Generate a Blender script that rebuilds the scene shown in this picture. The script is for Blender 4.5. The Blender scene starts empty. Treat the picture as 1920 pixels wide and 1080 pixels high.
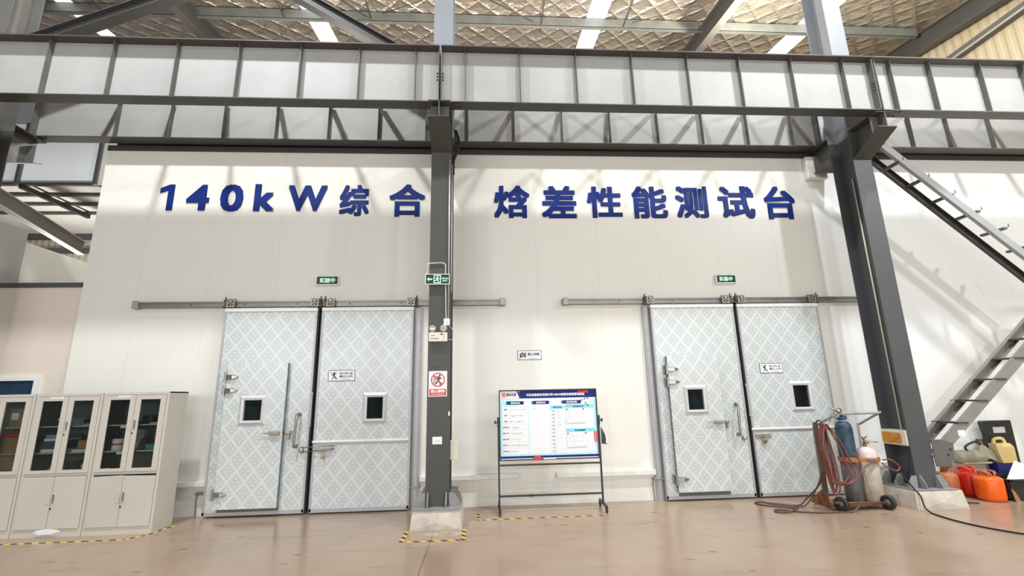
import bpy, bmesh, math, random
from mathutils import Vector, Matrix
random.seed(7)
sc = bpy.context.scene
C = sc.collection

# ------------------------------------------------------------------ camera
CAM = Vector((0.0, -8.45, 1.8))
yaw, pitch, roll = math.radians(3.743), math.radians(12.836), math.radians(-1.211)
fwd = Vector((math.sin(yaw)*math.cos(pitch), math.cos(yaw)*math.cos(pitch), math.sin(pitch)))
rgt = Vector((math.cos(yaw), -math.sin(yaw), 0))
upv = rgt.cross(fwd)
r2 = rgt*math.cos(roll) + upv*math.sin(roll)
u2 = -rgt*math.sin(roll) + upv*math.cos(roll)
cd = bpy.data.cameras.new('camera'); cam = bpy.data.objects.new('camera', cd); C.objects.link(cam)
m3 = Matrix((r2, u2, -fwd)).transposed()
cam.matrix_world = Matrix.Translation(CAM) @ m3.to_4x4()
cd.sensor_width = 36.0; cd.lens = 880/1920*36.0; cd.clip_end = 200
sc.camera = cam

# ------------------------------------------------------------------ view, world and hall and fill lamps
sc.view_settings.view_transform = 'Standard'; sc.view_settings.look = 'None'
sc.view_settings.gamma = 1.0; sc.view_settings.use_curve_mapping = False
sc.view_settings.exposure = -1.55
W = bpy.data.worlds.new('hall_daylight'); sc.world = W; W.use_nodes = True
bg = W.node_tree.nodes['Background']; bg.inputs[0].default_value = (0.97, 0.985, 1.0, 1); bg.inputs[1].default_value = 0.38

def lamp(kind, loc, energy, color=(1, 1, 1), size=0.5, size_y=None, aim=None, radius=0.3):
    d = bpy.data.lights.new('hall_or_fill_light', kind); d.energy = energy; d.color = color
    if kind == 'AREA':
        if size_y: d.shape = 'RECTANGLE'; d.size = size; d.size_y = size_y
        else: d.shape = 'DISK'; d.size = size
    else:
        d.shadow_soft_size = radius
    o = bpy.data.objects.new('hall_or_fill_light', d); C.objects.link(o); o.location = loc
    if aim is not None:
        o.rotation_euler = (Vector(aim)-Vector(loc)).to_track_quat('-Z', 'Y').to_euler()
    return o
# high-bay lamps of the front bay
for lx, ly, e in ((-5.1, -5.0, 2500), (3.3, -5.0, 1100), (8.6, -5.0, 2500)):
    lamp('AREA', (lx, ly, 12.5), e, (0.97, 0.99, 1.0), 0.45, aim=(lx, ly+1.8, 0))
lamp('AREA', (12.2, -9.0, 9.6), 1150, (0.95, 0.985, 1.0), 0.6, aim=(9.2, 0, 4.2))  # added fill lamp, brightens the right end of the wall
for lx in (-7, 8):
    lamp('AREA', (lx, -13, 11.3), 500, (0.97, 0.99, 1.0), 0.7, aim=(lx, -8, 0))
# daylight through the windows of the far side of the hall
lamp('AREA', (0, -22, 4.4), 7600, (0.96, 0.985, 1.0), 30, 4.0, aim=(0, 0, 3.6))
# unseen point lights added to brighten the back-bay roof
lamp('POINT', (7.6, 1.9, 11.0), 2600, (1, 0.93, 0.78), radius=0.2)
lamp('POINT', (2.2, 2.6, 8.4), 3300, (1, 0.9, 0.78), radius=0.3)
lamp('POINT', (-5.0, 2.6, 8.4), 1500, (1, 0.95, 0.88), radius=0.3)
lamp('POINT', (-14.5, 8.0, 5.6), 1500, (1, 0.98, 0.95), radius=0.3)  # added to brighten the annex ceiling
lamp('POINT', (11.5, 0.8, 10.2), 50, (1, 0.92, 0.75), radius=0.3)

# ------------------------------------------------------------------ materials
def newmat(name):
    m = bpy.data.materials.new(name); m.use_nodes = True
    nt = m.node_tree
    return m, nt, nt.nodes['Principled BSDF']
def N(nt, typ, **kw):
    n = nt.nodes.new(typ)
    for k, v in kw.items(): setattr(n, k, v)
    return n
def math_(nt, op, a, b=None, c=None):
    n = N(nt, 'ShaderNodeMath', operation=op)
    for i, v in enumerate((a, b, c)):
        if v is None: continue
        if isinstance(v, (int, float)): n.inputs[i].default_value = v
        else: nt.links.new(v, n.inputs[i])
    return n.outputs[0]
def mixc(nt, f, a, b):
    n = N(nt, 'ShaderNodeMix', data_type='RGBA')
    if isinstance(f, (int, float)): n.inputs[0].default_value = f
    else: nt.links.new(f, n.inputs[0])
    for i, v in ((6, a), (7, b)):
        if isinstance(v, tuple): n.inputs[i].default_value = (*v[:3], 1)
        else: nt.links.new(v, n.inputs[i])
    return n.outputs[2]
def coords(nt, kind='Object'):
    if kind == 'World':
        return N(nt, 'ShaderNodeNewGeometry').outputs['Position']
    return N(nt, 'ShaderNodeTexCoord').outputs['Object']
def noise(nt, co, scale, detail=3, rough=0.55):
    n = N(nt, 'ShaderNodeTexNoise'); n.inputs['Scale'].default_value = scale
    n.inputs['Detail'].default_value = detail; n.inputs['Roughness'].default_value = rough
    if co is not None: nt.links.new(co, n.inputs['Vector'])
    return n.outputs['Fac']
def ramp(nt, f, p0, p1, v0=0.0, v1=1.0):
    n = N(nt, 'ShaderNodeMapRange'); nt.links.new(f, n.inputs[0])
    for i, v in ((1, p0), (2, p1), (3, v0), (4, v1)): n.inputs[i].default_value = v
    return n.outputs[0]
def bump(nt, b, h, strength=0.3, dist=0.01):
    n = N(nt, 'ShaderNodeBump'); n.inputs['Strength'].default_value = strength; n.inputs['Distance'].default_value = dist
    nt.links.new(h, n.inputs['Height']); nt.links.new(n.outputs[0], b.inputs['Normal'])

def mat(name, col, rough=0.5, metal=0.0, var=0.08, scale=6, bmp=0.0, spec=None, emit=None, coat=0.0):
    m, nt, b = newmat(name)
    co = coords(nt)
    if var:
        f = noise(nt, co, scale)
        lo = tuple(max(0, c*(1-var)) for c in col); hi = tuple(min(1, c*(1+var)) for c in col)
        nt.links.new(mixc(nt, ramp(nt, f, .3, .7), lo, hi), b.inputs['Base Color'])
        if bmp: bump(nt, b, noise(nt, co, scale*12), bmp, 0.004)
    else:
        b.inputs['Base Color'].default_value = (*col, 1)
    b.inputs['Roughness'].default_value = rough; b.inputs['Metallic'].default_value = metal
    if spec is not None: b.inputs['Specular IOR Level'].default_value = spec
    if coat: b.inputs['Coat Weight'].default_value = coat; b.inputs['Coat Roughness'].default_value = 0.08
    if emit:
        b.inputs['Emission Color'].default_value = (*emit[:3], 1); b.inputs['Emission Strength'].default_value = emit[3]
    return m

M = {}
M['steel_grey'] = mat('grey_steel_paint', (0.062, 0.060, 0.055), 0.5, 0, .08, 3)
M['steel_pale'] = mat('pale_steel_paint', (0.40, 0.40, 0.39), 0.5, 0, .06, 1.5)
M['steel_mid'] = mat('mid_steel_paint', (0.125, 0.123, 0.115), 0.5, 0, .1, 2)
M['lit_shaft'] = mat('lit_column_grey', (0.26, 0.275, 0.30), 0.45, 0, .05, 2)  # upper columns: brightness from lamps and skylight put into the colour
M['steel_slate'] = mat('slate_grey_paint', (0.08, 0.084, 0.09), 0.45, 0, .06, 2)
M['flange_brown'] = mat('brown_primer_flange', (0.08,0.064,0.058), 0.55, 0, .15, 3)
M['rafter'] = mat('dull_rafter_paint', (0.07,0.07,0.067), 0.6, 0, .1, 2)
M['purlin'] = mat('galvanised_purlin', (0.24, 0.26, 0.25), 0.5, 0.2, .1, 3)
M['rail_metal'] = mat('aluminium_rail', (0.27, 0.26, 0.24), 0.38, 0.65, .08, 5)
M['zinc'] = mat('dull_zinc', (0.40, 0.36, 0.31), 0.45, 0.6, .2, 14)
M['chrome'] = mat('worn_chrome', (0.34, 0.33, 0.31), 0.3, 0.85, .15, 12)
M['alu_frame'] = mat('anodised_window_frame', (0.60, 0.60, 0.61), 0.4, 0.1, .05, 8)
M['trim_grey'] = mat('door_edge_trim', (0.42, 0.42, 0.43), 0.42, 0.25, .06, 6)
M['trim_white'] = mat('white_top_trim', (0.82, 0.82, 0.80), 0.4, 0, .03, 6)
M['rubber'] = mat('black_rubber', (0.012, 0.012, 0.012), 0.7, 0, .2, 10)
M['slate_edge'] = mat('slate_gasket', (0.13, 0.165, 0.20), 0.5, 0, .2, 9)
M['black'] = mat('black_paint', (0.02, 0.021, 0.022), 0.4, 0, .2, 6)
M['white'] = mat('white_plastic', (0.80, 0.80, 0.78), 0.4, 0, .03, 6)
M['cream'] = mat('cream_plastic', (0.76, 0.72, 0.58), 0.45, 0, .05, 6)
M['offwhite'] = mat('off_white_box_section', (0.80, 0.79, 0.74), 0.4, 0, .05, 6)
M['blue_letter'] = mat('blue_acrylic_letter', (0.002, 0.019, 0.165), 0.5, 0, .12, 3, spec=.25)
M['sign_green'] = mat('dark_green_sign_face', (0.0, 0.035, 0.02), 0.3, 0, .05, 4)
M['green_glow'] = mat('lit_green_lettering', (0.5, 0.9, 0.6), 0.4, 0, 0, emit=(0.55, 1.0, 0.68, 1.1))
M['red'] = mat('sign_red', (0.72, 0.03, 0.035), 0.4, 0, .05, 5)
M['ink'] = mat('black_print', (0.03, 0.03, 0.035), 0.5, 0, 0)
M['navy'] = mat('navy_print', (0.004, 0.022, 0.17), 0.5, 0, .1, 3, spec=.25)
M['print_blue'] = mat('blue_print', (0.008, 0.055, 0.27), 0.5, 0, .1, 3, spec=.25)
M['cyan'] = mat('pale_cyan_print', (0.50, 0.83, 0.88), 0.3, 0, .03, 3)
M['cyan_deep'] = mat('cyan_heading_print', (0.24, 0.72, 0.84), 0.3, 0, .03, 3)
M['paper'] = mat('white_paper', (0.84, 0.85, 0.86), 0.45, 0, .02, 5)
M['sheet'] = mat('glossy_board_sheet', (0.84, 0.85, 0.86), 0.3, 0, .01, 3)
M['line'] = mat('grey_print_line', (0.55, 0.57, 0.62), 0.5, 0, 0)
M['cab'] = mat('warm_grey_cabinet_paint', (0.57, 0.535, 0.465), 0.45, 0, .03, 2)
M['cab_side'] = mat('cabinet_side_paint', (0.57, 0.535, 0.465), 0.5, 0, .03, 2)
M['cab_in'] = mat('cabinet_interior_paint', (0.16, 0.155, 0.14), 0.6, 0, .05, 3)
M['shelf'] = mat('cabinet_shelf_paint', (0.52, 0.53, 0.47), 0.5, 0, .03, 3)
M['card'] = mat('brown_cardboard', (0.36, 0.20, 0.10), 0.75, 0, .12, 7)
M['carton'] = mat('pale_carton', (0.55, 0.42, 0.30), 0.75, 0, .12, 7)
M['concrete'] = mat('stained_white_concrete', (0.58, 0.52, 0.45), 0.8, 0, .18, 5, .4)
M['rust'] = mat('rusty_orange_steel', (0.24, 0.095, 0.028), 0.65, 0.2, .45, 16)
M['rust_brown'] = mat('rusty_brown_steel', (0.13, 0.07, 0.048), 0.6, 0.2, .35, 14)
M['strap'] = mat('orange_painted_band', (0.40, 0.15, 0.035), 0.5, 0, .25, 14)
M['cart_grey'] = mat('worn_grey_tube', (0.34, 0.34, 0.34), 0.45, 0.3, .15, 10)
M['cyl_blue'] = mat('worn_blue_cylinder_paint', (0.02, 0.065, 0.095), 0.5, 0, .3, 8)
M['cyl_dark'] = mat('dirty_grey_cylinder_paint', (0.085, 0.078, 0.074), 0.55, 0, .3, 9)
M['cyl_white'] = mat('dirty_cream_cylinder_paint', (0.38, 0.33, 0.26), 0.5, 0, .22, 7)
M['cyl_pink'] = mat('pinkish_white_cylinder_paint', (0.75, 0.58, 0.57), 0.35, 0, .1, 7)
M['cap_blue'] = mat('blue_valve_cap', (0.008, 0.045, 0.16), 0.45, 0, .2, 10)
M['brass'] = mat('tarnished_brass', (0.35, 0.26, 0.15), 0.4, 0.8, .2, 14)
M['hose'] = mat('red_brown_hose', (0.22, 0.06, 0.042), 0.5, 0, .25, 12)
M['hose_dark'] = mat('dusty_brown_hose', (0.12, 0.06, 0.05), 0.55, 0, .25, 12)
M['tank_orange'] = mat('orange_tank_paint', (0.92, 0.13, 0.005), 0.3, 0, .05, 5)
M['tank_red'] = mat('red_orange_tank_paint', (0.85, 0.03, 0.008), 0.3, 0, .05, 5)
M['tank_brown'] = mat('brown_orange_tank_paint', (0.50, 0.16, 0.06), 0.38, 0, .12, 6)
M['copper'] = mat('copper_pipe', (0.34, 0.15, 0.10), 0.4, 0.5, .2, 12)
M['pump_green'] = mat('grey_green_pump_paint', (0.36, 0.35, 0.25), 0.5, 0, .12, 8)
M['jerry'] = mat('cream_yellow_plastic', (0.82, 0.62, 0.27), 0.4, 0, .06, 6)
M['tub_blue'] = mat('deep_blue_plastic', (0.02, 0.025, 0.20), 0.4, 0, .1, 5)
M['orange_label'] = mat('orange_label', (0.62, 0.27, 0.03), 0.5, 0, .12, 8)
M['binder'] = mat('dark_blue_binder', (0.05, 0.08, 0.17), 0.5, 0, .15, 6)
M['teal'] = mat('teal_plastic', (0.03, 0.24, 0.20), 0.45, 0, .1, 6)
M['orange_box'] = mat('orange_box_card', (0.70, 0.22, 0.05), 0.6, 0, .1, 6)
M['grey_box'] = mat('grey_box_card', (0.36, 0.37, 0.38), 0.6, 0, .1, 6)
M['base_steel'] = mat('dusty_base_steel', (0.26, 0.26, 0.255), 0.6, 0, .15, 6)
M['stair_front'] = mat('lit_stair_grey', (0.36, 0.37, 0.38), 0.5, 0, .06, 5)  # upper front stringer, its lit tone put into the colour
M['stair_pale'] = mat('pale_stair_paint', (0.25, 0.235, 0.215), 0.5, 0, .08, 5)
M['stair_dark'] = mat('dark_or_shaded_stair', (0.06, 0.055, 0.05), 0.5, 0, .15, 6)  # dark lower treads; on the upper rear stringer it stands for shade
M['panel_grey'] = mat('grey_sandwich_panel', (0.36, 0.37, 0.36), 0.5, 0, .05, 2)
M['panel_white'] = mat('white_sandwich_panel', (0.70, 0.71, 0.66), 0.4, 0, .04, 2)
M['soffit'] = mat('white_roof_sheet', (0.62, 0.61, 0.57), 0.6, 0, .06, 1)
M['bag'] = mat('dark_cloth_bag', (0.05, 0.05, 0.06), 0.6, 0, .4, 18)
M['lens'] = mat('clear_lamp_lens', (0.62, 0.62, 0.58), 0.15, 0.5, .1, 20)
M['dust_pink'] = mat('brownish_lamp_cover', (0.42, 0.32, 0.27), 0.4, 0, .1, 12)
M['conduit'] = mat('galvanised_conduit', (0.55, 0.55, 0.54), 0.4, 0.4, .06, 8)

def m_glass_dark():
    m, nt, b = newmat('dark_viewing_glass')
    f = noise(nt, coords(nt), 2.5)
    nt.links.new(mixc(nt, ramp(nt, f, .35, .7), (0.004, 0.006, 0.006), (0.014, 0.024, 0.024)), b.inputs['Base Color'])
    b.inputs['Roughness'].default_value = 0.06
    b.inputs['Specular IOR Level'].default_value = 0.35
    return m
M['glass_dark'] = m_glass_dark()
M['pane_blue'] = mat('dark_blue_window_glass', (0.02, 0.045, 0.075), 0.08, 0, .3, 2)
def m_glass():
    m, nt, b = newmat('clear_cabinet_glass')
    nt.nodes.remove(b)
    out = nt.nodes['Material Output']
    t = N(nt, 'ShaderNodeBsdfTransparent'); t.inputs[0].default_value = (0.80, 0.84, 0.82, 1)
    g = N(nt, 'ShaderNodeBsdfGlossy'); g.inputs['Roughness'].default_value = 0.03
    fr = N(nt, 'ShaderNodeFresnel'); fr.inputs[0].default_value = 1.45
    mx = N(nt, 'ShaderNodeMixShader')
    nt.links.new(fr.outputs[0], mx.inputs[0]); nt.links.new(t.outputs[0], mx.inputs[1]); nt.links.new(g.outputs[0], mx.inputs[2])
    nt.links.new(mx.outputs[0], out.inputs[0])
    return m
M['glass'] = m_glass()

def m_wall():
    m, nt, b = newmat('cream_insulated_panel')
    co = coords(nt, 'World'); s = N(nt, 'ShaderNodeSeparateXYZ'); nt.links.new(co, s.inputs[0])
    x = math_(nt, 'FRACT', math_(nt, 'MULTIPLY', math_(nt, 'ADD', s.outputs[0], 20.0-1.55), 1/1.18))
    d = math_(nt, 'ABSOLUTE', math_(nt, 'SUBTRACT', x, 0.5))
    seam = ramp(nt, d, 0.0, 0.0045, 1.0, 0.0)
    cool_light = ramp(nt, s.outputs[0], 6.3, 6.7)
    base = mixc(nt, ramp(nt, noise(nt, co, 0.5), .35, .65), (0.79, 0.77, 0.70), (0.82, 0.80, 0.735))
    base = mixc(nt, cool_light, base, (0.82, 0.83, 0.82))  # cooler and paler beyond the right column, imitating the light there
    mp = N(nt, 'ShaderNodeMapping'); mp.inputs['Scale'].default_value = (3.0, 1, 0.5); nt.links.new(co, mp.inputs[0])
    st = ramp(nt, noise(nt, mp.outputs[0], 3.0, 6, .7), .55, .8, 0, .18)
    base = mixc(nt, st, base, (0.62, 0.58, 0.50))
    base = mixc(nt, math_(nt, 'MULTIPLY', seam, 0.40), base, (0.45, 0.42, 0.36))
    nt.links.new(base, b.inputs['Base Color'])
    b.inputs['Roughness'].default_value = 0.38
    bump(nt, b, math_(nt, 'SUBTRACT', math_(nt, 'MULTIPLY', noise(nt, mp.outputs[0], 0.8, 1), 0.4), seam), 0.12, 0.01)
    return m
M['wall'] = m_wall()
def m_pink():
    m, nt, b = newmat('pinkish_partition_panel')
    co = coords(nt, 'World')
    f = ramp(nt, noise(nt, co, 1.2, 6, .7), .5, .8, 0, .5)
    nt.links.new(mixc(nt, f, (0.74, 0.65, 0.57), (0.62, 0.55, 0.48)), b.inputs['Base Color'])
    b.inputs['Roughness'].default_value = 0.5
    return m
M['pink'] = m_pink()

def m_floor():
    m, nt, b = newmat('polished_tan_concrete')
    co = coords(nt, 'World'); s = N(nt, 'ShaderNodeSeparateXYZ'); nt.links.new(co, s.inputs[0])
    n1 = noise(nt, co, 0.45, 3, .5); n2 = noise(nt, co, 2.6, 8, .68)
    base = mixc(nt, ramp(nt, n1, .32, .68), (0.315, 0.222, 0.155), (0.425, 0.312, 0.224))
    base = mixc(nt, ramp(nt, n2, .48, .72, 0, .28), base, (0.33, 0.225, 0.16))
    # rubber scuffs, short dark dashes
    mp = N(nt, 'ShaderNodeMapping'); mp.inputs['Scale'].default_value = (1.5, 5.0, 1); mp.inputs['Rotation'].default_value = (0, 0, .35)
    nt.links.new(co, mp.inputs[0])
    v = N(nt, 'ShaderNodeTexVoronoi'); v.inputs['Scale'].default_value = 0.85; nt.links.new(mp.outputs[0], v.inputs['Vector'])
    sp = ramp(nt, v.outputs['Distance'], 0.045, 0.10, 0.9, 0)
    base = mixc(nt, sp, base, (0.10, 0.075, 0.06))
    mp2 = N(nt, 'ShaderNodeMapping'); mp2.inputs['Scale'].default_value = (0.8, 3.0, 1); mp2.inputs['Rotation'].default_value = (0, 0, -.5)
    nt.links.new(co, mp2.inputs[0])
    sm = ramp(nt, noise(nt, mp2.outputs[0], 1.3, 7, .75), .55, .70, 0, .6)
    base = mixc(nt, sm, base, (0.22, 0.165, 0.125))
    # saw-cut joints
    jx = ramp(nt, math_(nt, 'ABSOLUTE', math_(nt, 'ADD', s.outputs[0], 0.68)), 0.004, 0.009, 1, 0)
    jy = ramp(nt, math_(nt, 'ABSOLUTE', math_(nt, 'ADD', s.outputs[1], 1.36)), 0.004, 0.008, 1, 0)
    jf = ramp(nt, math_(nt, 'ABSOLUTE', math_(nt, 'SUBTRACT', s.outputs[0], 6.9)), 0.004, 0.008, 1, 0)
    j = math_(nt, 'MAXIMUM', jx, math_(nt, 'MAXIMUM', math_(nt, 'MULTIPLY', jy, .55), math_(nt, 'MULTIPLY', jf, .5)))
    base = mixc(nt, math_(nt, 'MULTIPLY', j, .8), base, (0.10, 0.08, 0.065))
    # spilled white paint in front of the middle column
    dx = math_(nt, 'MULTIPLY', math_(nt, 'ADD', s.outputs[0], 0.54), 3.2)
    dy = math_(nt, 'MULTIPLY', math_(nt, 'ADD', s.outputs[1], 1.52), 8.0)
    rr = math_(nt, 'ADD', math_(nt, 'MULTIPLY', dx, dx), math_(nt, 'MULTIPLY', dy, dy))
    sp2 = math_(nt, 'MULTIPLY', ramp(nt, rr, .5, 1.1, 1, 0), ramp(nt, n2, .42, .6))
    base = mixc(nt, math_(nt, 'MULTIPLY', sp2, .7), base, (0.62, 0.57, 0.50))
    nt.links.new(base, b.inputs['Base Color'])
    nt.links.new(ramp(nt, n1, .35, .7, 0.16, 0.30), b.inputs['Roughness'])
    b.inputs['Specular IOR Level'].default_value = 0.38
    bump(nt, b, math_(nt, 'SUBTRACT', math_(nt, 'MULTIPLY', noise(nt, co, 3.0, 3), .15), math_(nt, 'MULTIPLY', j, .6)), 0.12, 0.02)
    return m
M['floor'] = m_floor()

def m_door(name, aspect):
    m, nt, b = newmat(name)
    co = coords(nt); s = N(nt, 'ShaderNodeSeparateXYZ'); nt.links.new(co, s.inputs[0])
    a = math_(nt, 'MULTIPLY', s.outputs[0], 1/aspect[0]); c = math_(nt, 'MULTIPLY', s.outputs[2], 1/aspect[1])
    u = math_(nt, 'FRACT', math_(nt, 'ADD', math_(nt, 'ADD', a, c), 50.0))
    v = math_(nt, 'FRACT', math_(nt, 'ADD', math_(nt, 'SUBTRACT', a, c), 50.0))
    du = math_(nt, 'ABSOLUTE', math_(nt, 'SUBTRACT', u, .5)); dv = math_(nt, 'ABSOLUTE', math_(nt, 'SUBTRACT', v, .5))
    mx = math_(nt, 'MAXIMUM', du, dv)
    band = ramp(nt, mx, .405, .425)            # pale lattice bands
    line = ramp(nt, math_(nt, 'ABSOLUTE', math_(nt, 'SUBTRACT', mx, .45)), 0.008, 0.02, 1, 0)
    du2 = math_(nt, 'SUBTRACT', du, .17); dv2 = math_(nt, 'SUBTRACT', dv, .17)
    rr = math_(nt, 'SQRT', math_(nt, 'ADD', math_(nt, 'MULTIPLY', du2, du2), math_(nt, 'MULTIPLY', dv2, dv2)))
    dot = ramp(nt, rr, .05, .065, 1, 0)
    ring = math_(nt, 'MULTIPLY', ramp(nt, rr, .10, .115, 1, 0), math_(nt, 'SUBTRACT', 1.0, dot))
    cc = (0.505, 0.55, 0.555)
    nz = ramp(nt, noise(nt, co, 60, 2), .35, .65, 0, .5)
    base = mixc(nt, nz, cc, (0.57, 0.61, 0.61))
    base = mixc(nt, band, base, (0.655, 0.675, 0.64))
    base = mixc(nt, math_(nt, 'MULTIPLY', line, .3), base, (0.60, 0.56, 0.47))
    base = mixc(nt, math_(nt, 'MULTIPLY', ring, .55), base, (0.38, 0.43, 0.44))
    base = mixc(nt, dot, base, (0.80, 0.81, 0.79))
    st = ramp(nt, noise(nt, co, 1.6, 6, .7), .55, .85, 0, .35)
    base = mixc(nt, st, base, (0.50, 0.50, 0.47))
    nt.links.new(base, b.inputs['Base Color'])
    b.inputs['Roughness'].default_value = 0.22
    h = math_(nt, 'ADD', math_(nt, 'MULTIPLY', noise(nt, co, 55, 2), .25), math_(nt, 'ADD', math_(nt, 'MULTIPLY', dot, .6), math_(nt, 'MULTIPLY', band, .5)))
    bump(nt, b, h, 0.10, 0.004)
    return m
M['door'] = m_door('embossed_diamond_sheet', (0.275, 0.335))

def m_foil():
    m, nt, b = newmat('quilted_foil_insulation')
    co = coords(nt, 'World'); s = N(nt, 'ShaderNodeSeparateXYZ'); nt.links.new(co, s.inputs[0])
    wob = math_(nt, 'MULTIPLY', noise(nt, co, 1.2, 2), 0.35)
    a = math_(nt, 'MULTIPLY', s.outputs[0], 1.35); c = math_(nt, 'MULTIPLY', s.outputs[1], 1.35)
    u = math_(nt, 'FRACT', math_(nt, 'ADD', math_(nt, 'ADD', math_(nt, 'ADD', a, c), wob), 60.0))
    v = math_(nt, 'FRACT', math_(nt, 'ADD', math_(nt, 'SUBTRACT', a, c), 60.0))
    du = math_(nt, 'ABSOLUTE', math_(nt, 'SUBTRACT', u, .5)); dv = math_(nt, 'ABSOLUTE', math_(nt, 'SUBTRACT', v, .5))
    mx = math_(nt, 'MAXIMUM', du, dv)
    pillow = math_(nt, 'POWER', math_(nt, 'MULTIPLY', mx, 2.0), 3.0)
    h = math_(nt, 'ADD', math_(nt, 'MULTIPLY', pillow, 1.0), math_(nt, 'MULTIPLY', noise(nt, co, 4.0, 4, .6), 1.5))
    base = mixc(nt, ramp(nt, noise(nt, co, .5, 3), .35, .65), (0.68, 0.60, 0.50), (0.76, 0.70, 0.62))
    nt.links.new(base, b.inputs['Base Color'])
    b.inputs['Metallic'].default_value = 0.72; b.inputs['Roughness'].default_value = 0.27
    bump(nt, b, h, 1.0, 0.075)
    return m
M['foil'] = m_foil()
def m_emit(name, col, st):
    m, nt, b = newmat(name)
    b.inputs['Base Color'].default_value = (.8, .85, .9, 1)
    b.inputs['Emission Color'].default_value = (*col, 1); b.inputs['Emission Strength'].default_value = st
    return m
M['skylight'] = m_emit('translucent_skylight_sheet', (0.95, 0.98, 1.0), 3.5)
M['clerestory'] = m_emit('translucent_window_sheet', (0.86, 0.92, 0.94), 0.45)
def m_corr(name, c0, c1, per, axis):
    m, nt, b = newmat(name)
    co = coords(nt, 'World'); s = N(nt, 'ShaderNodeSeparateXYZ'); nt.links.new(co, s.inputs[0])
    f = math_(nt, 'PINGPONG', math_(nt, 'MULTIPLY', s.outputs[axis], 1/per), 0.5)
    g = ramp(nt, f, .15, .35)
    nt.links.new(mixc(nt, ramp(nt, noise(nt, co, 2), .3, .7), c0, c1), b.inputs['Base Color'])
    b.inputs['Roughness'].default_value = .55
    bump(nt, b, g, .6, .03)
    return m
M['gable'] = m_corr('cream_corrugated_sheet', (0.56, 0.48, 0.33), (0.62, 0.53, 0.37), .25, 1)
M['gable_back'] = m_corr('dull_corrugated_sheet', (0.40, 0.36, 0.27), (0.46, 0.41, 0.31), .25, 0)
def m_tape(name, d=(1, 1)):
    m, nt, b = newmat(name)
    co = coords(nt); s = N(nt, 'ShaderNodeSeparateXYZ'); nt.links.new(co, s.inputs[0])
    f = math_(nt, 'FRACT', math_(nt, 'ADD', math_(nt, 'MULTIPLY', math_(nt, 'ADD', math_(nt, 'MULTIPLY', s.outputs[0], d[0]), math_(nt, 'MULTIPLY', s.outputs[1], d[1])), 5.6), 40))
    k = ramp(nt, f, .49, .51)
    wear = ramp(nt, noise(nt, co, 18, 5, .7), .56, .72, 0, .6)
    c = mixc(nt, k, (0.80, 0.50, 0.06), (0.035, 0.03, 0.025))
    c = mixc(nt, wear, c, (0.40, 0.31, 0.23))
    nt.links.new(c, b.inputs['Base Color']); b.inputs['Roughness'].default_value = .5
    return m
M['tape'] = m_tape('black_and_yellow_hazard_tape')
def m_saw():
    return None
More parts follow.
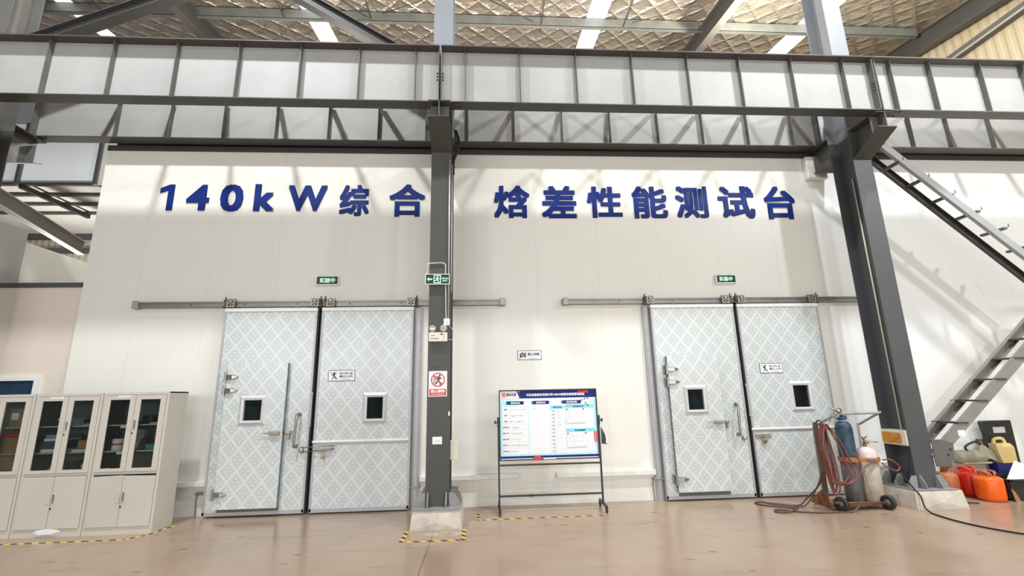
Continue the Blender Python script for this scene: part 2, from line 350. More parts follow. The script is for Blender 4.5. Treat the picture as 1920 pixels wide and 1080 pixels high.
# ------------------------------------------------------------------ mesh builder
org = {}
class MB:
    def __init__(s, mname=None):
        s.v = []; s.f = []; s.mi = []; s.sm = []; s.mats = []; s.cur = 0; s.X = None
        if mname: s.use(mname)
    def use(s, name):
        if name not in s.mats: s.mats.append(name)
        s.cur = s.mats.index(name); return s
    def add(s, vs, fs, smooth=False):
        b = len(s.v)
        for p in vs:
            p = Vector(p); s.v.append(s.X @ p if s.X else p)
        for f in fs:
            s.f.append([b+i for i in f]); s.mi.append(s.cur); s.sm.append(smooth)
        return s
    def box(s, x0, x1, y0, y1, z0, z1, c=0.0):
        if x0 > x1: x0, x1 = x1, x0
        if y0 > y1: y0, y1 = y1, y0
        if z0 > z1: z0, z1 = z1, z0
        if c <= 0:
            vs = [(x0,y0,z0),(x1,y0,z0),(x1,y1,z0),(x0,y1,z0),(x0,y0,z1),(x1,y0,z1),(x1,y1,z1),(x0,y1,z1)]
            return s.add(vs, [(0,3,2,1),(4,5,6,7),(0,1,5,4),(1,2,6,5),(2,3,7,6),(3,0,4,7)])
        c = min(c, (x1-x0)*.45, (y1-y0)*.45, (z1-z0)*.45)
        pts = []
        for X, sx in ((x0,1),(x1,-1)):
            for Y, sy in ((y0,1),(y1,-1)):
                for Z, sz in ((z0,1),(z1,-1)):
                    pts += [(X, Y+sy*c, Z+sz*c), (X+sx*c, Y, Z+sz*c), (X+sx*c, Y+sy*c, Z)]
        return s.hull(pts)
    def hull(s, pts, smooth=False):
        bm = bmesh.new()
        for p in pts: bm.verts.new(p)
        bmesh.ops.convex_hull(bm, input=bm.verts)
        bmesh.ops.dissolve_limit(bm, angle_limit=0.01, verts=bm.verts, edges=bm.edges)
        bm.verts.index_update()
        s.add([v.co.copy() for v in bm.verts], [[v.index for v in f.verts] for f in bm.faces], smooth)
        bm.free(); return s
    def prism(s, pts, axis, a0, a1):
        # pts: 2D polygon; axis 'x' -> (y,z), 'y' -> (x,z), 'z' -> (x,y)
        n = len(pts)
        def P(p, a):
            return {'x': (a, p[0], p[1]), 'y': (p[0], a, p[1]), 'z': (p[0], p[1], a)}[axis]
        vs = [P(p, a0) for p in pts] + [P(p, a1) for p in pts]
        fs = [tuple(range(n)), tuple(range(2*n-1, n-1, -1))] + [(i, n+i, n+(i+1) % n, (i+1) % n) for i in range(n)]
        return s.add(vs, fs)
    def cyl(s, p0, p1, r, seg=12, r1=None, smooth=True):
        return s.tube([p0, p1], r, seg, r_end=r1, smooth=smooth)
    def tube(s, pts, r, seg=8, closed=False, r_end=None, smooth=True):
        pts = [Vector(p) for p in pts]; n = len(pts)
        T = []
        for i in range(n):
            a = pts[i-1] if (i > 0 or closed) else pts[i]; b = pts[(i+1) % n] if (i < n-1 or closed) else pts[i]
            t = (b-a); T.append(t.normalized() if t.length > 1e-9 else Vector((0, 0, 1)))
        ref = Vector((0, 0, 1)) if abs(T[0].z) < .9 else Vector((1, 0, 0))
        nrm = (ref - T[0]*ref.dot(T[0])).normalized()
        vs = []; fs = []
        for i in range(n):
            nrm = (nrm - T[i]*nrm.dot(T[i])).normalized(); bi = T[i].cross(nrm)
            rr = r if r_end is None else r+(r_end-r)*i/(n-1)
            for k in range(seg):
                a = 2*math.pi*k/seg
                vs.append(pts[i]+nrm*math.cos(a)*rr+bi*math.sin(a)*rr)
        m = n if closed else n-1
        for i in range(m):
            for k in range(seg):
                j = (i+1) % n
                fs.append((i*seg+k, i*seg+(k+1) % seg, j*seg+(k+1) % seg, j*seg+k))
        s.add(vs, fs, smooth)
        if not closed:
            s.add([vs[k] for k in range(seg)], [tuple(range(seg-1, -1, -1))])
            s.add([vs[(n-1)*seg+k] for k in range(seg)], [tuple(range(seg))])
        return s
    def lathe(s, prof, c=(0, 0, 0), seg=24, M4=None, smooth=True):
        vs = []; fs = []; c = Vector(c)
        for (r, z) in prof:
            for k in range(seg):
                a = 2*math.pi*k/seg; p = Vector((r*math.cos(a), r*math.sin(a), z))
                if M4: p = M4 @ p
                vs.append(p+c)
        for i in range(len(prof)-1):
            for k in range(seg):
                fs.append((i*seg+k, i*seg+(k+1) % seg, (i+1)*seg+(k+1) % seg, (i+1)*seg+k))
        fs.append(tuple(range(seg-1, -1, -1))); fs.append(tuple((len(prof)-1)*seg+k for k in range(seg)))
        return s.add(vs, fs, smooth)
    def bar(s, p0, p1, w, h, up=(0, 0, 1)):
        # rectangular bar from p0 to p1: w sideways, h along 'up'
        p0 = Vector(p0); p1 = Vector(p1); t = (p1-p0).normalized(); up = Vector(up)
        u = (up - t*up.dot(t)).normalized(); sd = t.cross(u)
        vs = []
        for p in (p0, p1):
            for a, b in ((-1, -1), (1, -1), (1, 1), (-1, 1)): vs.append(p+sd*a*w/2+u*b*h/2)
        return s.add(vs, [(0,3,2,1),(4,5,6,7),(0,1,5,4),(1,2,6,5),(2,3,7,6),(3,0,4,7)])
    def ring(s, x0, x1, z0, z1, t, y0, y1):
        s.box(x0, x1, y0, y1, z1-t, z1); s.box(x0, x1, y0, y1, z0, z0+t)
        s.box(x0, x0+t, y0, y1, z0+t, z1-t); return s.box(x1-t, x1, y0, y1, z0+t, z1-t)
    def text(s, t, x0, x1, z0, z1, y, depth=0.0, bold=0.02, keep=False):
        V, F = text_geo(t, bold)
        ax = [p[0] for p in V]; az = [p[1] for p in V]
        a0, a1, b0, b1 = min(ax), max(ax), min(az), max(az)
        sx = (x1-x0)/(a1-a0); sz = (z1-z0)/max(1e-6, b1-b0)
        if keep:
            k = min(sx, sz); cx = (x0+x1)/2-(a0+a1)/2*k; cz = (z0+z1)/2-(b0+b1)/2*k
            P = [(cx+p[0]*k, cz+p[1]*k, p[2]) for p in V]
        else:
            P = [(x0+(p[0]-a0)*sx, z0+(p[1]-b0)*sz, p[2]) for p in V]
        if depth <= 0:
            return s.add([(p[0], y-.00004*p[2], p[1]) for p in P], F)
        n = len(P)
        vs = [(p[0], y-depth-.0004*p[2], p[1]) for p in P] + [(p[0], y, p[1]) for p in P]
        cnt = {}
        for f in F:
            for i in range(len(f)):
                e = (f[i], f[(i+1) % len(f)]); cnt[e] = cnt.get(e, 0)+1
        side = [(e[1], e[0], n+e[0], n+e[1]) for e in cnt if (e[1], e[0]) not in cnt]
        return s.add(vs, list(F)+[tuple(n+i for i in reversed(f)) for f in F]+side)
    def disc(s, x, z, r, y, seg=20, depth=0.002, r_in=None):
        if r_in is None:
            return s.prism([(x+r*math.cos(2*math.pi*k/seg), z+r*math.sin(2*math.pi*k/seg)) for k in range(seg)], 'y', y-depth, y)
        vs = []; fs = []
        for k in range(seg):
            a = 2*math.pi*k/seg
            for q in (r, r_in): vs.append((x+q*math.cos(a), y-depth, z+q*math.sin(a)))
        for k in range(seg):
            j = (k+1) % seg; fs.append((2*k, 2*k+1, 2*j+1, 2*j))
        return s.add(vs, fs)
    def build(s, name, parent=None, at=None):
        me = bpy.data.meshes.new(name)
        if parent is not None: o0 = org[parent]
        elif at is not None: o0 = Vector(at)
        else:
            xs = [p.x for p in s.v]; ys = [p.y for p in s.v]; zs = [p.z for p in s.v]
            o0 = Vector(((min(xs)+max(xs))/2, (min(ys)+max(ys))/2, min(zs)))
        me.from_pydata([p-o0 for p in s.v], [], s.f)
        for n in s.mats: me.materials.append(M[n])
        me.polygons.foreach_set('material_index', s.mi); me.polygons.foreach_set('use_smooth', s.sm)
        me.update()
        bm = bmesh.new(); bm.from_mesh(me); bmesh.ops.remove_doubles(bm, verts=bm.verts, dist=1e-5) if len(s.v) < 60 else None
        bmesh.ops.recalc_face_normals(bm, faces=bm.faces) if not getattr(s, 'keepn', False) else None
        bm.to_mesh(me); bm.free()
        o = bpy.data.objects.new(name, me); C.objects.link(o)
        if parent is not None: o.parent = parent
        else: o.location = o0
        org[o] = o0
        return o

_tc = {}
def text_geo(t, bold):
    k = (t, bold)
    if k in _tc: return _tc[k]
    cu = bpy.data.curves.new('text_tmp', 'FONT'); cu.body = t; cu.resolution_u = 3
    o = bpy.data.objects.new('text_tmp', cu); C.objects.link(o)
    dg = bpy.context.evaluated_depsgraph_get(); dg.update()
    e = o.evaluated_get(dg); me = e.to_mesh()
    V0 = [(v.co.x, v.co.y) for v in me.vertices]; F0 = [tuple(p.vertices) for p in me.polygons]
    e.to_mesh_clear(); bpy.data.objects.remove(o); bpy.data.curves.remove(cu)
    # heavier weight: the outline struck again at four small offsets
    V = []; F = []
    sh = [(0, 0)] if bold <= 0 else [(0, 0)]+[(bold*i, bold*j) for i in (-1, 1) for j in (-1, 1)]
    for li, (dx, dy) in enumerate(sh):
        b = len(V); V += [(x+dx, y+dy, li) for x, y in V0]; F += [tuple(b+i for i in f) for f in F0]
    _tc[k] = (V, F); return _tc[k]

def thing(name, label, cat, loc, group=None, kind=None):
    o = bpy.data.objects.new(name, None); C.objects.link(o); o.location = loc; o.empty_display_size = .2
    if label: o['label'] = label
    if cat: o['category'] = cat
    if group: o['group'] = group
    if kind: o['kind'] = kind
    org[o] = Vector(loc); return o
def tag(o, label, cat, group=None):
    o['label'] = label; o['category'] = cat
    if group: o['group'] = group
    return o
def struct(o):
    o['kind'] = 'structure'; return o
def copy_thing(root, loc, label, group=None):
    r = root.copy(); C.objects.link(r); r.location = loc; r['label'] = label
    if group: r['group'] = group
    for ch in list(root.children):
        c = ch.copy(); C.objects.link(c); c.parent = r
        for g in list(ch.children):
            d = g.copy(); C.objects.link(d); d.parent = c
    return r
def curve_pts(pts, n=8, closed=False):
    P = [Vector(p) for p in pts]; out = []; L = len(P)
    rng = range(L if closed else L-1)
    for i in rng:
        p0 = P[i-1] if (i > 0 or closed) else P[i]; p1 = P[i]; p2 = P[(i+1) % L]
        p3 = P[(i+2) % L] if (i < L-2 or closed) else p2
        for k in range(n):
            t = k/n
            out.append(0.5*((2*p1)+(p2-p0)*t+(2*p0-5*p1+4*p2-p3)*t*t+(3*p1-p0-3*p2+p3)*t**3))
    if not closed: out.append(P[-1])
    return out
# ------------------------------------------------------------------ the setting
m = MB('floor'); m.box(-34, 20, -24, 16, -0.2, 0); struct(m.build('floor'))
m = MB('wall'); m.box(-6.98, 14.2, 0.0, 0.16, 0.0, 6.50); m.box(-6.98, -6.86, 0.16, 6.0, 0, 6.50)
struct(m.build('wall_back'))
m = MB('pink'); m.box(-32, -6.985, 0.04, 0.2, 0, 3.80); struct(m.build('wall_left'))
m = MB('steel_slate'); m.box(-32, -7.0, 0.0, 0.24, 3.80, 3.88); struct(m.build('trim_1'))
m = MB('steel_grey'); m.box(-6.98, 14.2, -0.024, -0.002, 6.42, 6.522); m.box(-6.98, 14.2, -0.0235, 0.3, 6.506, 6.5235); m.box(-6.98, 14.2, 0.17, 0.3, 6.4, 7.5)
struct(m.build('trim_2'))
m = MB('gable'); m.box(14.3, 14.45, -9, 12, 0, 14.3); struct(m.build('wall_right'))
# window in the low partition, left
wn = thing('window_1', None, None, (-7.9, 0.02, 1.5), kind='structure')
m = MB('white'); m.ring(-8.36, -7.40, 1.30, 2.27, .07, -0.01, 0.04); m.build('window_frame', wn)
m = MB('navy'); m.mats = ['pane_blue']; m.box(-8.29, -7.47, 0.015, 0.03, 1.37, 2.20); m.build('pane', wn)
# black strips standing in for the dark of the openings behind the door pairs, wall posts beside the outer doors
m = MB('black'); m.box(-3.1, -2.6, -0.02, 0, 0.0, 3.40); struct(m.build('trim_3'))
m = MB('black'); m.box(4.5, 4.9, -0.02, 0, 0.0, 3.40); struct(m.build('trim_4'))
def post(nm, x0, x1):
    m = MB('trim_grey'); m.box(x0, x1, -0.05, 0, 0, 3.36); m.box(x0+.025, x1-.025, -0.065, -0.05, 0, 3.36)
    struct(m.build(nm))
post('trim_5', -1.185, -1.075); post('trim_6', 2.955, 3.055)
# sleeves where the corbels meet the wall
m = MB('offwhite'); m.box(6.56, 6.98, -0.14, 0.0, 5.92, 6.40, .02); m.build('trim_7')['kind'] = 'structure'

# roof of the back bay
SL = 0.15
def zr(y): return 12.87+SL*(y-3)
sky_x = [(-12.02, -11.55), (-5.22, -4.64), (3.22, 3.80), (9.92, 10.62)]
def roof_strip(m, x0, x1, y0, y1, dz=0.0, t=.05):
    vs = []
    for y in (y0, y1):
        for x in (x0, x1):
            vs += [(x, y, zr(y)+dz), (x, y, zr(y)+dz+t)]
    m.add(vs, [(0,2,6,4), (1,5,7,3), (0,1,3,2), (4,6,7,5), (0,4,5,1), (2,3,7,6)])
m = MB('foil'); xs = [-32]+[v for p in sky_x for v in p]+[14.3]
for i in range(0, len(xs), 2): roof_strip(m, xs[i], xs[i+1], -0.7, 9.0)
struct(m.build('ceiling'))
for i, (a, b) in enumerate(sky_x):
    m = MB('skylight'); roof_strip(m, a, b, -0.7, 9.0, .02, .02); struct(m.build('window_%d' % (i+2)))

# annex seen past the left end of the test chamber
m = MB('clerestory'); m.box(-32.0, -12.16, 6.0, 6.03, 8.60, 10.6); struct(m.build('window_6'))
m = MB('panel_white'); m.box(-12.06, -11.2, 5.98, 6.1, 8.50, 10.6); struct(m.build('wall_annex'))
def slat(name, mt, x0, x1, y0, y1, z0, z1):
    return MB(mt).box(x0, x1, y0, y1, z0, z1).build(name)
for i, x in enumerate((-14.42, -12.11)):
    o = slat('window_mullion', 'steel_slate', x-.05, x+.05, 5.90, 6.0, 8.5, 10.6)
    tag(o, ('slate mullion dividing the bright window band at upper left', 'slate mullion at the right end of the bright window band')[i], 'mullion')
m = MB('soffit'); m.box(-32, -7.0, 6.0, 16, 8.60, 8.66); struct(m.build('ceiling_annex'))
lab = ('annex roof purlin right under the bright window band', 'annex roof purlin, second from the bright window band', 'annex roof purlin, third from the bright window band', 'annex roof purlin, fourth and deepest one at left')
for i, y in enumerate((6.05, 6.85, 7.62, 8.45)):
    tag(slat('annex_purlin', 'rafter', -20, -11.4, y-.05, y+.05, 8.50, 8.598), lab[i], 'purlin', 'annex roof purlins')
for i, (x, y1) in enumerate(((-14.25, 8.5), (-16.46, 8.55))):
    tag(slat('annex_beam', 'black', x-.06, x+.06, 5.92 if i == 0 else 6.2, y1, 8.36, 8.50), ('black beam running away under the annex roof below the mullion', 'shorter black beam under the annex roof beside the left column')[i], 'beam')
m = MB('steel_mid'); m.bar((-14.0, 5.05, 7.72), (-14.0, 8.2, 7.12), .012, .46); m.mats.append('steel_pale'); m.cur = 1
m.bar((-14.0, 5.05, 7.50), (-14.0, 8.2, 6.90), .22, .02); m.bar((-14.0, 5.05, 7.94), (-14.0, 8.2, 7.34), .22, .02)
tag(m.build('annex_rafter'), 'grey sloping I-beam rafter inside the annex, pale lower flange', 'rafter')
m = MB('gable_back'); m.box(-32, -7, 11.0, 11.15, 0, 8.6); struct(m.build('wall_far'))
for i, (z, c) in enumerate(((8.38, 'rafter'), (7.8, 'rafter'))):
    m = MB(c); m.box(-20, -11.5, 10.80, 10.99, z, z+.18)
    tag(m.build('annex_girt'), ('upper dark girt across the far annex wall', 'lower dark girt across the far annex wall')[i], 'girt')
m = MB('panel_grey'); m.box(-9.56, -9.5, 0.3, 1.5, 3.0, 5.37); struct(m.build('wall_partition_grey'))
m = MB('panel_white'); m.box(-9.62, -9.53, 1.5, 6.0, 3.0, 5.13); struct(m.build('wall_partition_white'))
m = MB('panel_white'); m.box(-13.5, -10.3, 1.0, 1.08, 8.6, 12.4); struct(m.build('wall_upper_left'))

# ------------------------------------------------------------------ columns
def column(label, xc, yf, upper='lit_shaft', lower='steel_grey', zb=0.25):
    r = thing('steel_column', label, 'column', (xc, yf+.25, zb))
    def hsec(nm, mt, z0, z1, wmt=None):
        m = MB(mt)
        m.box(xc-.17, xc+.17, yf, yf+.016, z0, z1); m.box(xc-.17, xc+.17, yf+.484, yf+.5, z0, z1)
        if wmt: m.use(wmt)
        m.box(xc-.007, xc+.007, yf+.016, yf+.484, z0, z1)
        return m.build(nm, r)
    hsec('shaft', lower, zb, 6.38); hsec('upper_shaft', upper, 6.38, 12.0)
    for nm, s, y0, y1, u in (('front_corbel', -1, yf, yf-.62, 0), ('back_corbel', 1, yf+.5, yf+1.10, .135)):
        m = MB('steel_mid')
        m.prism([(y0, 6.36+u), (y1, 6.36+u), (y1, 6.10), (y0, 5.82)], 'x', xc-.007, xc+.007)
        m.use('steel_grey')
        m.box(xc-.17, xc+.17, min(y0, y1), max(y0, y1), 6.36+u, 6.38+u)
        L = (y1-y0)
        m.prism([(y0, 5.82), (y1, 6.10), (y1, 6.085), (y0, 5.80)], 'x', xc-.17, xc+.17)
        ym = y0+L*.74; m.use('steel_mid'); m.box(xc-.15, xc+.15, ym-.006, ym+.006, 6.03, 6.36)
        m.build(nm, r)
    m = MB('base_steel'); m.box(xc-.34, xc+.34, yf-.13, yf+.63, zb, zb+.025, .004); m.build('base_plate', r)
    def gus(pts, axis, a0, a1):
        m = MB('base_steel'); m.prism(pts, axis, a0, a1); m.build('gusset', r)
    z = zb+.025
    for sx in (-.13, .13):
        gus([(yf, z), (yf-.11, z), (yf-.11, z+.05), (yf-.03, z+.19), (yf, z+.19)], 'x', xc+sx-.008, xc+sx+.008)
    for s in (-1, 1):
        for yy in (yf+.005, yf+.25, yf+.495):
            gus([(xc+s*.17, z), (xc+s*.32, z), (xc+s*.32, z+.06), (xc+s*.24, z+.18), (xc+s*.17, z+.18)], 'y', yy-.008, yy+.008)
    return r
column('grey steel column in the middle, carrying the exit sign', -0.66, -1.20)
column('grey steel column at right, beside the steel stairs', 6.85, -1.12, upper='lit_shaft', lower='steel_slate')
column('grey steel column at the left edge, mostly out of view', -8.16, -1.20, upper='steel_mid')
def footing(label, x0, x1, y0, y1, h, tp=.03):
    m = MB('concrete')
    m.hull([(x, y, 0) for x in (x0, x1) for y in (y0, y1)] + [(x, y, h) for x in (x0+tp, x1-tp) for y in (y0+tp, y1-tp)] +
           [((x0+x1)/2, y0-.012, h*.4), (x0-.01, (y0+y1)/2, h*.5)])
    return tag(m.build('concrete_footing'), label, 'footing')
footing('stained concrete footing block under the middle column', -1.02, -0.30, -1.34, -0.5, .25)
footing('stained concrete footing block under the right column', 6.46, 7.28, -1.28, -0.36, .25)
footing('concrete footing block under the left column', -8.52, -7.8, -1.34, -0.5, .25)

# ------------------------------------------------------------------ crane girders
STX = [-6.71, -5.76, -4.80, -3.85, -2.89, -1.96, -1.06, -0.25, .65, 1.59, 2.54, 3.5, 4.41, 5.34, 6.27, 7.14, 7.88, 8.83, 9.65, 10.6, 11.6, 12.6, 13.5]
def girder(label, x0, x1, yw, front, tw, bw, z0=6.385):
    r = thing('crane_girder', label, 'girder', ((x0+x1)/2, yw, z0))
    z1 = z0+1.015
    MB('steel_pale' ).box(x0, x1, yw-.006, yw+.006, z0+.016, z1-.02).build('web', r)
    m = MB('flange_brown' if x1 < 7.5 else 'steel_mid'); m.box(x0, x1, yw-tw/2, yw+tw/2, z1-.02, z1); m.build('top_flange', r)
    m = MB('steel_grey' if x1 < 7.5 else 'steel_mid'); m.box(x0, x1, yw-bw/2, yw+bw/2, z0, z0+.016); m.build('bottom_flange', r)
    for x in STX:
        if x0+.1 < x < x1-.1:
            m = MB('steel_mid'); m.box(x-.006, x+.006, yw-.095, yw-.006, z0+.02, z1-.02); m.box(x-.006, x+.006, yw+.006, yw+.095, z0+.02, z1-.02)
            m.build('stiffener', r)
    for x in (x0+.008, x1-.008):
        m = MB('steel_mid'); m.box(x-.008, x+.008, yw-.12, yw+.12, z0+.016, z1-.02); m.build('end_plate', r)
    if front:
        for x in (x0, x1):
            if not -9 < x < 9 or abs(x) > 7.5: continue
            s = 1 if x == x0 else -1
            for z in (6.80, 6.86, 6.92): MB('rust_brown').cyl((x+s*.016, yw-.08, z), (x+s*.045, yw-.08, z), .016, 6).build('bolt', r)
            for dx in (.25, .33):
                for dy in (-.06, .06): MB('rust_brown').cyl((x+s*dx, yw+dy, z0), (x+s*dx, yw+dy, z0-.02), .014, 6).build('bolt', r)
    return r
J = (-8.14, -0.655, 6.80, 14.2)
sp = ('from the left column to the middle column', 'from the middle column to the right column', 'from the right column out of view')
for i in range(3):
    girder('front crane girder with light grey web, spanning '+sp[i], J[i]+.012, J[i+1]-.012, -1.65, True, .32, .22)
for i in range(3):
    girder('rear crane girder along the wall top, spanning '+sp[i], J[i]+.012, J[i+1]-.012, -0.20, False, .32, .22, 6.525)
# horizontal lacing between the two girders at top-flange level
for i in range(3):
    a, b = J[i], J[i+1]
    r = thing('girder_lacing', 'dark steel lacing between front and rear girder '+sp[i], 'bracing', ((a+b)/2, -1.0, 7.25))
    xs = [x for x in STX if a+.3 < x < b-.3]
    for k, x in enumerate(xs):
        MB('rafter').bar((x, -1.54, 7.33), (x, -.33, 7.33), .075, .07).build('tie', r)

# ------------------------------------------------------------------ roof steel
def ibar(m, p0, p1, d, w, t=.014, web='rafter', fl='rafter'):
    p0 = Vector(p0); p1 = Vector(p1); t_ = (p1-p0).normalized(); up = Vector((0, 0, 1)); up = (up-t_*up.dot(t_)).normalized()
    m.use(web); m.bar(p0, p1, t, d-2*t)
    m.use(fl); m.bar(p0+up*(d/2-t/2), p1+up*(d/2-t/2), w, t); m.bar(p0-up*(d/2-t/2), p1-up*(d/2-t/2), w, t)
for x, lb in ((-8.16, 'tapered dark roof rafter meeting the chevron brace at upper left'), (-0.66, 'dark roof rafter hidden above the middle column'), (6.85, 'dark roof rafter with pale lower flange at upper right'), (14.0, 'deep rafter along the cream gable wall at upper right')):
    m = MB(); ibar(m, (x, -.7, zr(-.7)-.50), (x, 8.8, zr(8.8)-.50), .58, .24, web='rafter', fl='steel_mid')
    if x == -0.66: continue
    tag(m.build('roof_rafter'), lb, 'rafter')
xs = (-21.0, -8.29, -.80, 6.72, 13.85)
for i, lb in enumerate(('roof purlin left of the leftmost rafter', 'roof purlin between the leftmost rafter and the middle column', 'roof purlin right of the middle column, crossing under a skylight', 'roof purlin right of the right column, reaching the gable')):
    a, b = xs[i]+.012, xs[i+1]-.012; y = 3.66; z = zr(y)
    m = MB('purlin'); m.box(a, b, y-.20, y-.19, z-.36, z-.05); m.box(a, b, y-.20, y-.08, z-.36, z-.35); m.box(a, b, y-.20, y-.10, z-.06, z-.05)
    tag(m.build('roof_purlin'), lb, 'purlin', None)
# chevron brace between the left and the middle column
for lb, p0, p1 in (('dark chevron brace rising right from the left column', (-7.98, -.95, 7.84), (-4.75, -.95, 9.40)), ('dark chevron brace rising left from the middle column', (-.84, -.95, 7.52), (-4.35, -.95, 9.72))):
    m = MB(); ibar(m, p0, p1, .20, .20, web='rafter', fl='rafter'); tag(m.build('chevron_brace'), lb, 'brace')
# thin rods under the roof
rods = [((-3.88, 2.84), (-3.24, 3.39), .012, 'steep pair'), ((-3.2, 2.5), (-3.19, 3.39), .022, ''), ((-2.85, 3.38), (-1.2, 2.36), .012, ''),
        ((.1, 2.54), (1.57, 3.35), .018, ''), ((1.81, 2.3), (1.83, 3.72), .02, ''), ((4.29, 2.2), (4.35, 3.74), .02, ''), ((4.63, 3.44), (6.4, 2.4), .012, ''),
        ((-5.65, 2.6), (-5.71, 3.59), .02, ''), ((-5.77, 3.41), (-4.95, 2.7), .014, ''), ((-4.05, 2.7), (-3.33, 3.34), .012, ''), ((-2.82, 3.72), (-2.29, 4.21), .012, ''), ((-10.69, 2.7), (-10.68, 3.42), .02, '')]
rl = ('thin roof rod slanting right, left of the middle column', 'thick dark sag rod left of the middle column', 'thin roof rod rising right to the middle column', 'slanting roof rod right of the middle column',
      'dark sag rod midway between middle column and skylight', 'dark sag rod right of the long white skylight', 'thin roof rod rising right towards the right rafter', 'dark sag rod left of the second skylight',
      'thin roof rod crossing towards the second skylight', 'thin roof rod just right of the second skylight', 'thin roof rod below the purlin left of the middle column', 'dark sag rod beside the leftmost skylight')
for (a, b, rad, _), lb in zip(rods, rl):
    m = MB('rafter'); m.cyl((a[0], a[1], zr(a[1])-.14), (b[0], b[1], zr(b[1])-.30), rad, 6)
    tag(m.build('tie_rod'), lb, 'rod')
# girts of the gable wall
m = MB('steel_mid'); m.box(14.05, 14.29, -4, 11, 11.30, 11.48); m.use('steel_pale'); m.box(14.04, 14.06, -4, 11, 11.28, 11.34)
tag(m.build('gable_girt'), 'horizontal steel girt along the cream gable wall', 'girt')
# ------------------------------------------------------------------ wall lettering
chars = [('1', -5.92, -5.67, 5.23, 5.74), ('4', -5.44, -5.04, 5.23, 5.74), ('0', -4.84, -4.43, 5.21, 5.75), ('k', -4.23, -3.86, 5.22, 5.76), ('W', -3.62, -2.91, 5.22, 5.74),
         ('综', -2.67, -2.12, 5.13, 5.76), ('合', -1.75, -1.07, 5.12, 5.78), ('焓', .24, .93, 5.10, 5.77), ('差', 1.16, 1.84, 5.10, 5.77), ('性', 2.05, 2.74, 5.11, 5.76),
         ('能', 2.95, 3.65, 5.10, 5.77), ('测', 3.82, 4.47, 5.11, 5.78), ('试', 4.69, 5.43, 5.10, 5.79), ('台', 5.64, 6.28, 5.09, 5.79)]
cl = ['blue digit 1 starting the wall lettering', 'blue digit 4 on the cream wall', 'blue digit 0 between the 4 and the k', 'blue small letter k after the zero', 'blue capital W on the cream wall',
      'blue Chinese character 综 right after the W', 'blue Chinese character 合 just left of the middle column', 'blue Chinese character 焓, first right of the middle column', 'blue Chinese character 差, second right of the middle column',
      'blue Chinese character 性, third right of the middle column', 'blue Chinese character 能, fourth right of the middle column', 'blue Chinese character 测 above the right pair of doors', 'blue Chinese character 试, second from the right end', 'blue Chinese character 台 ending the wall lettering']
for (t, x0, x1, z0, z1), lb in zip(chars, cl):
    m = MB('blue_letter')
    if t == '1': m.prism([(x0+.14, z0), (x1-.005, z0), (x1-.005, z1), (x0+.16, z1), (x0+.0, z1-.075), (x0+.0, z1-.17), (x0+.14, z1-.115)], 'y', -.02, -.002)
    else: m.text(t, x0, x1, z0, z1, -0.002, .018, .030 if ord(t) < 128 else .026)
    tag(m.build('wall_letter'), lb, 'letter')

# ------------------------------------------------------------------ sliding door sets
def rail(label, x0, x1):
    r = thing('sliding_door_rail', label, 'rail', ((x0+x1)/2, -.06, 3.39))
    m = MB('rail_metal'); m.box(x0, x1, -.075, -.0, 3.40, 3.50); m.box(x0, x1, -.10, -.075, 3.40, 3.425); m.box(x0, x1, -.10, -.075, 3.475, 3.50)
    m.build('track', r)
    for a in (x0, x1):
        s = -1 if a == x0 else 1
        MB('zinc').box(a-.05, a+.05, -.125, 0, 3.385, 3.515, .008).build('end_stop', r)
    m = MB('black')
    k = int((x1-x0)/.9)
    for i in range(1, k): m.cyl((x0+i*(x1-x0)/k, -.077, 3.45), (x0+i*(x1-x0)/k, -.082, 3.45), .012, 8)
    m.build('bolt_heads', r)
rail('long grey door rail above the left pair of doors', -5.98, .37)
rail('long grey door rail above the right pair of doors', 1.52, 7.55)
def floor_guide(label, x0, x1, z0=.43, z1=.51):
    m = MB('offwhite'); m.box(x0, x1, -.09, 0, z0, z1, .006); tag(m.build('door_guide'), label, 'guide rail')
floor_guide('white guide rail behind the cabinets, left of the left doors', -6.4, -4.47, .46, .54)
floor_guide('white guide rail behind the middle column', -1.06, .60)
floor_guide('white guide rail right of the whiteboard', 1.24, 2.95, .42, .50)
floor_guide('white guide rail behind the right column', 6.42, 7.9)
# leftmost wall switch rod below the left guide

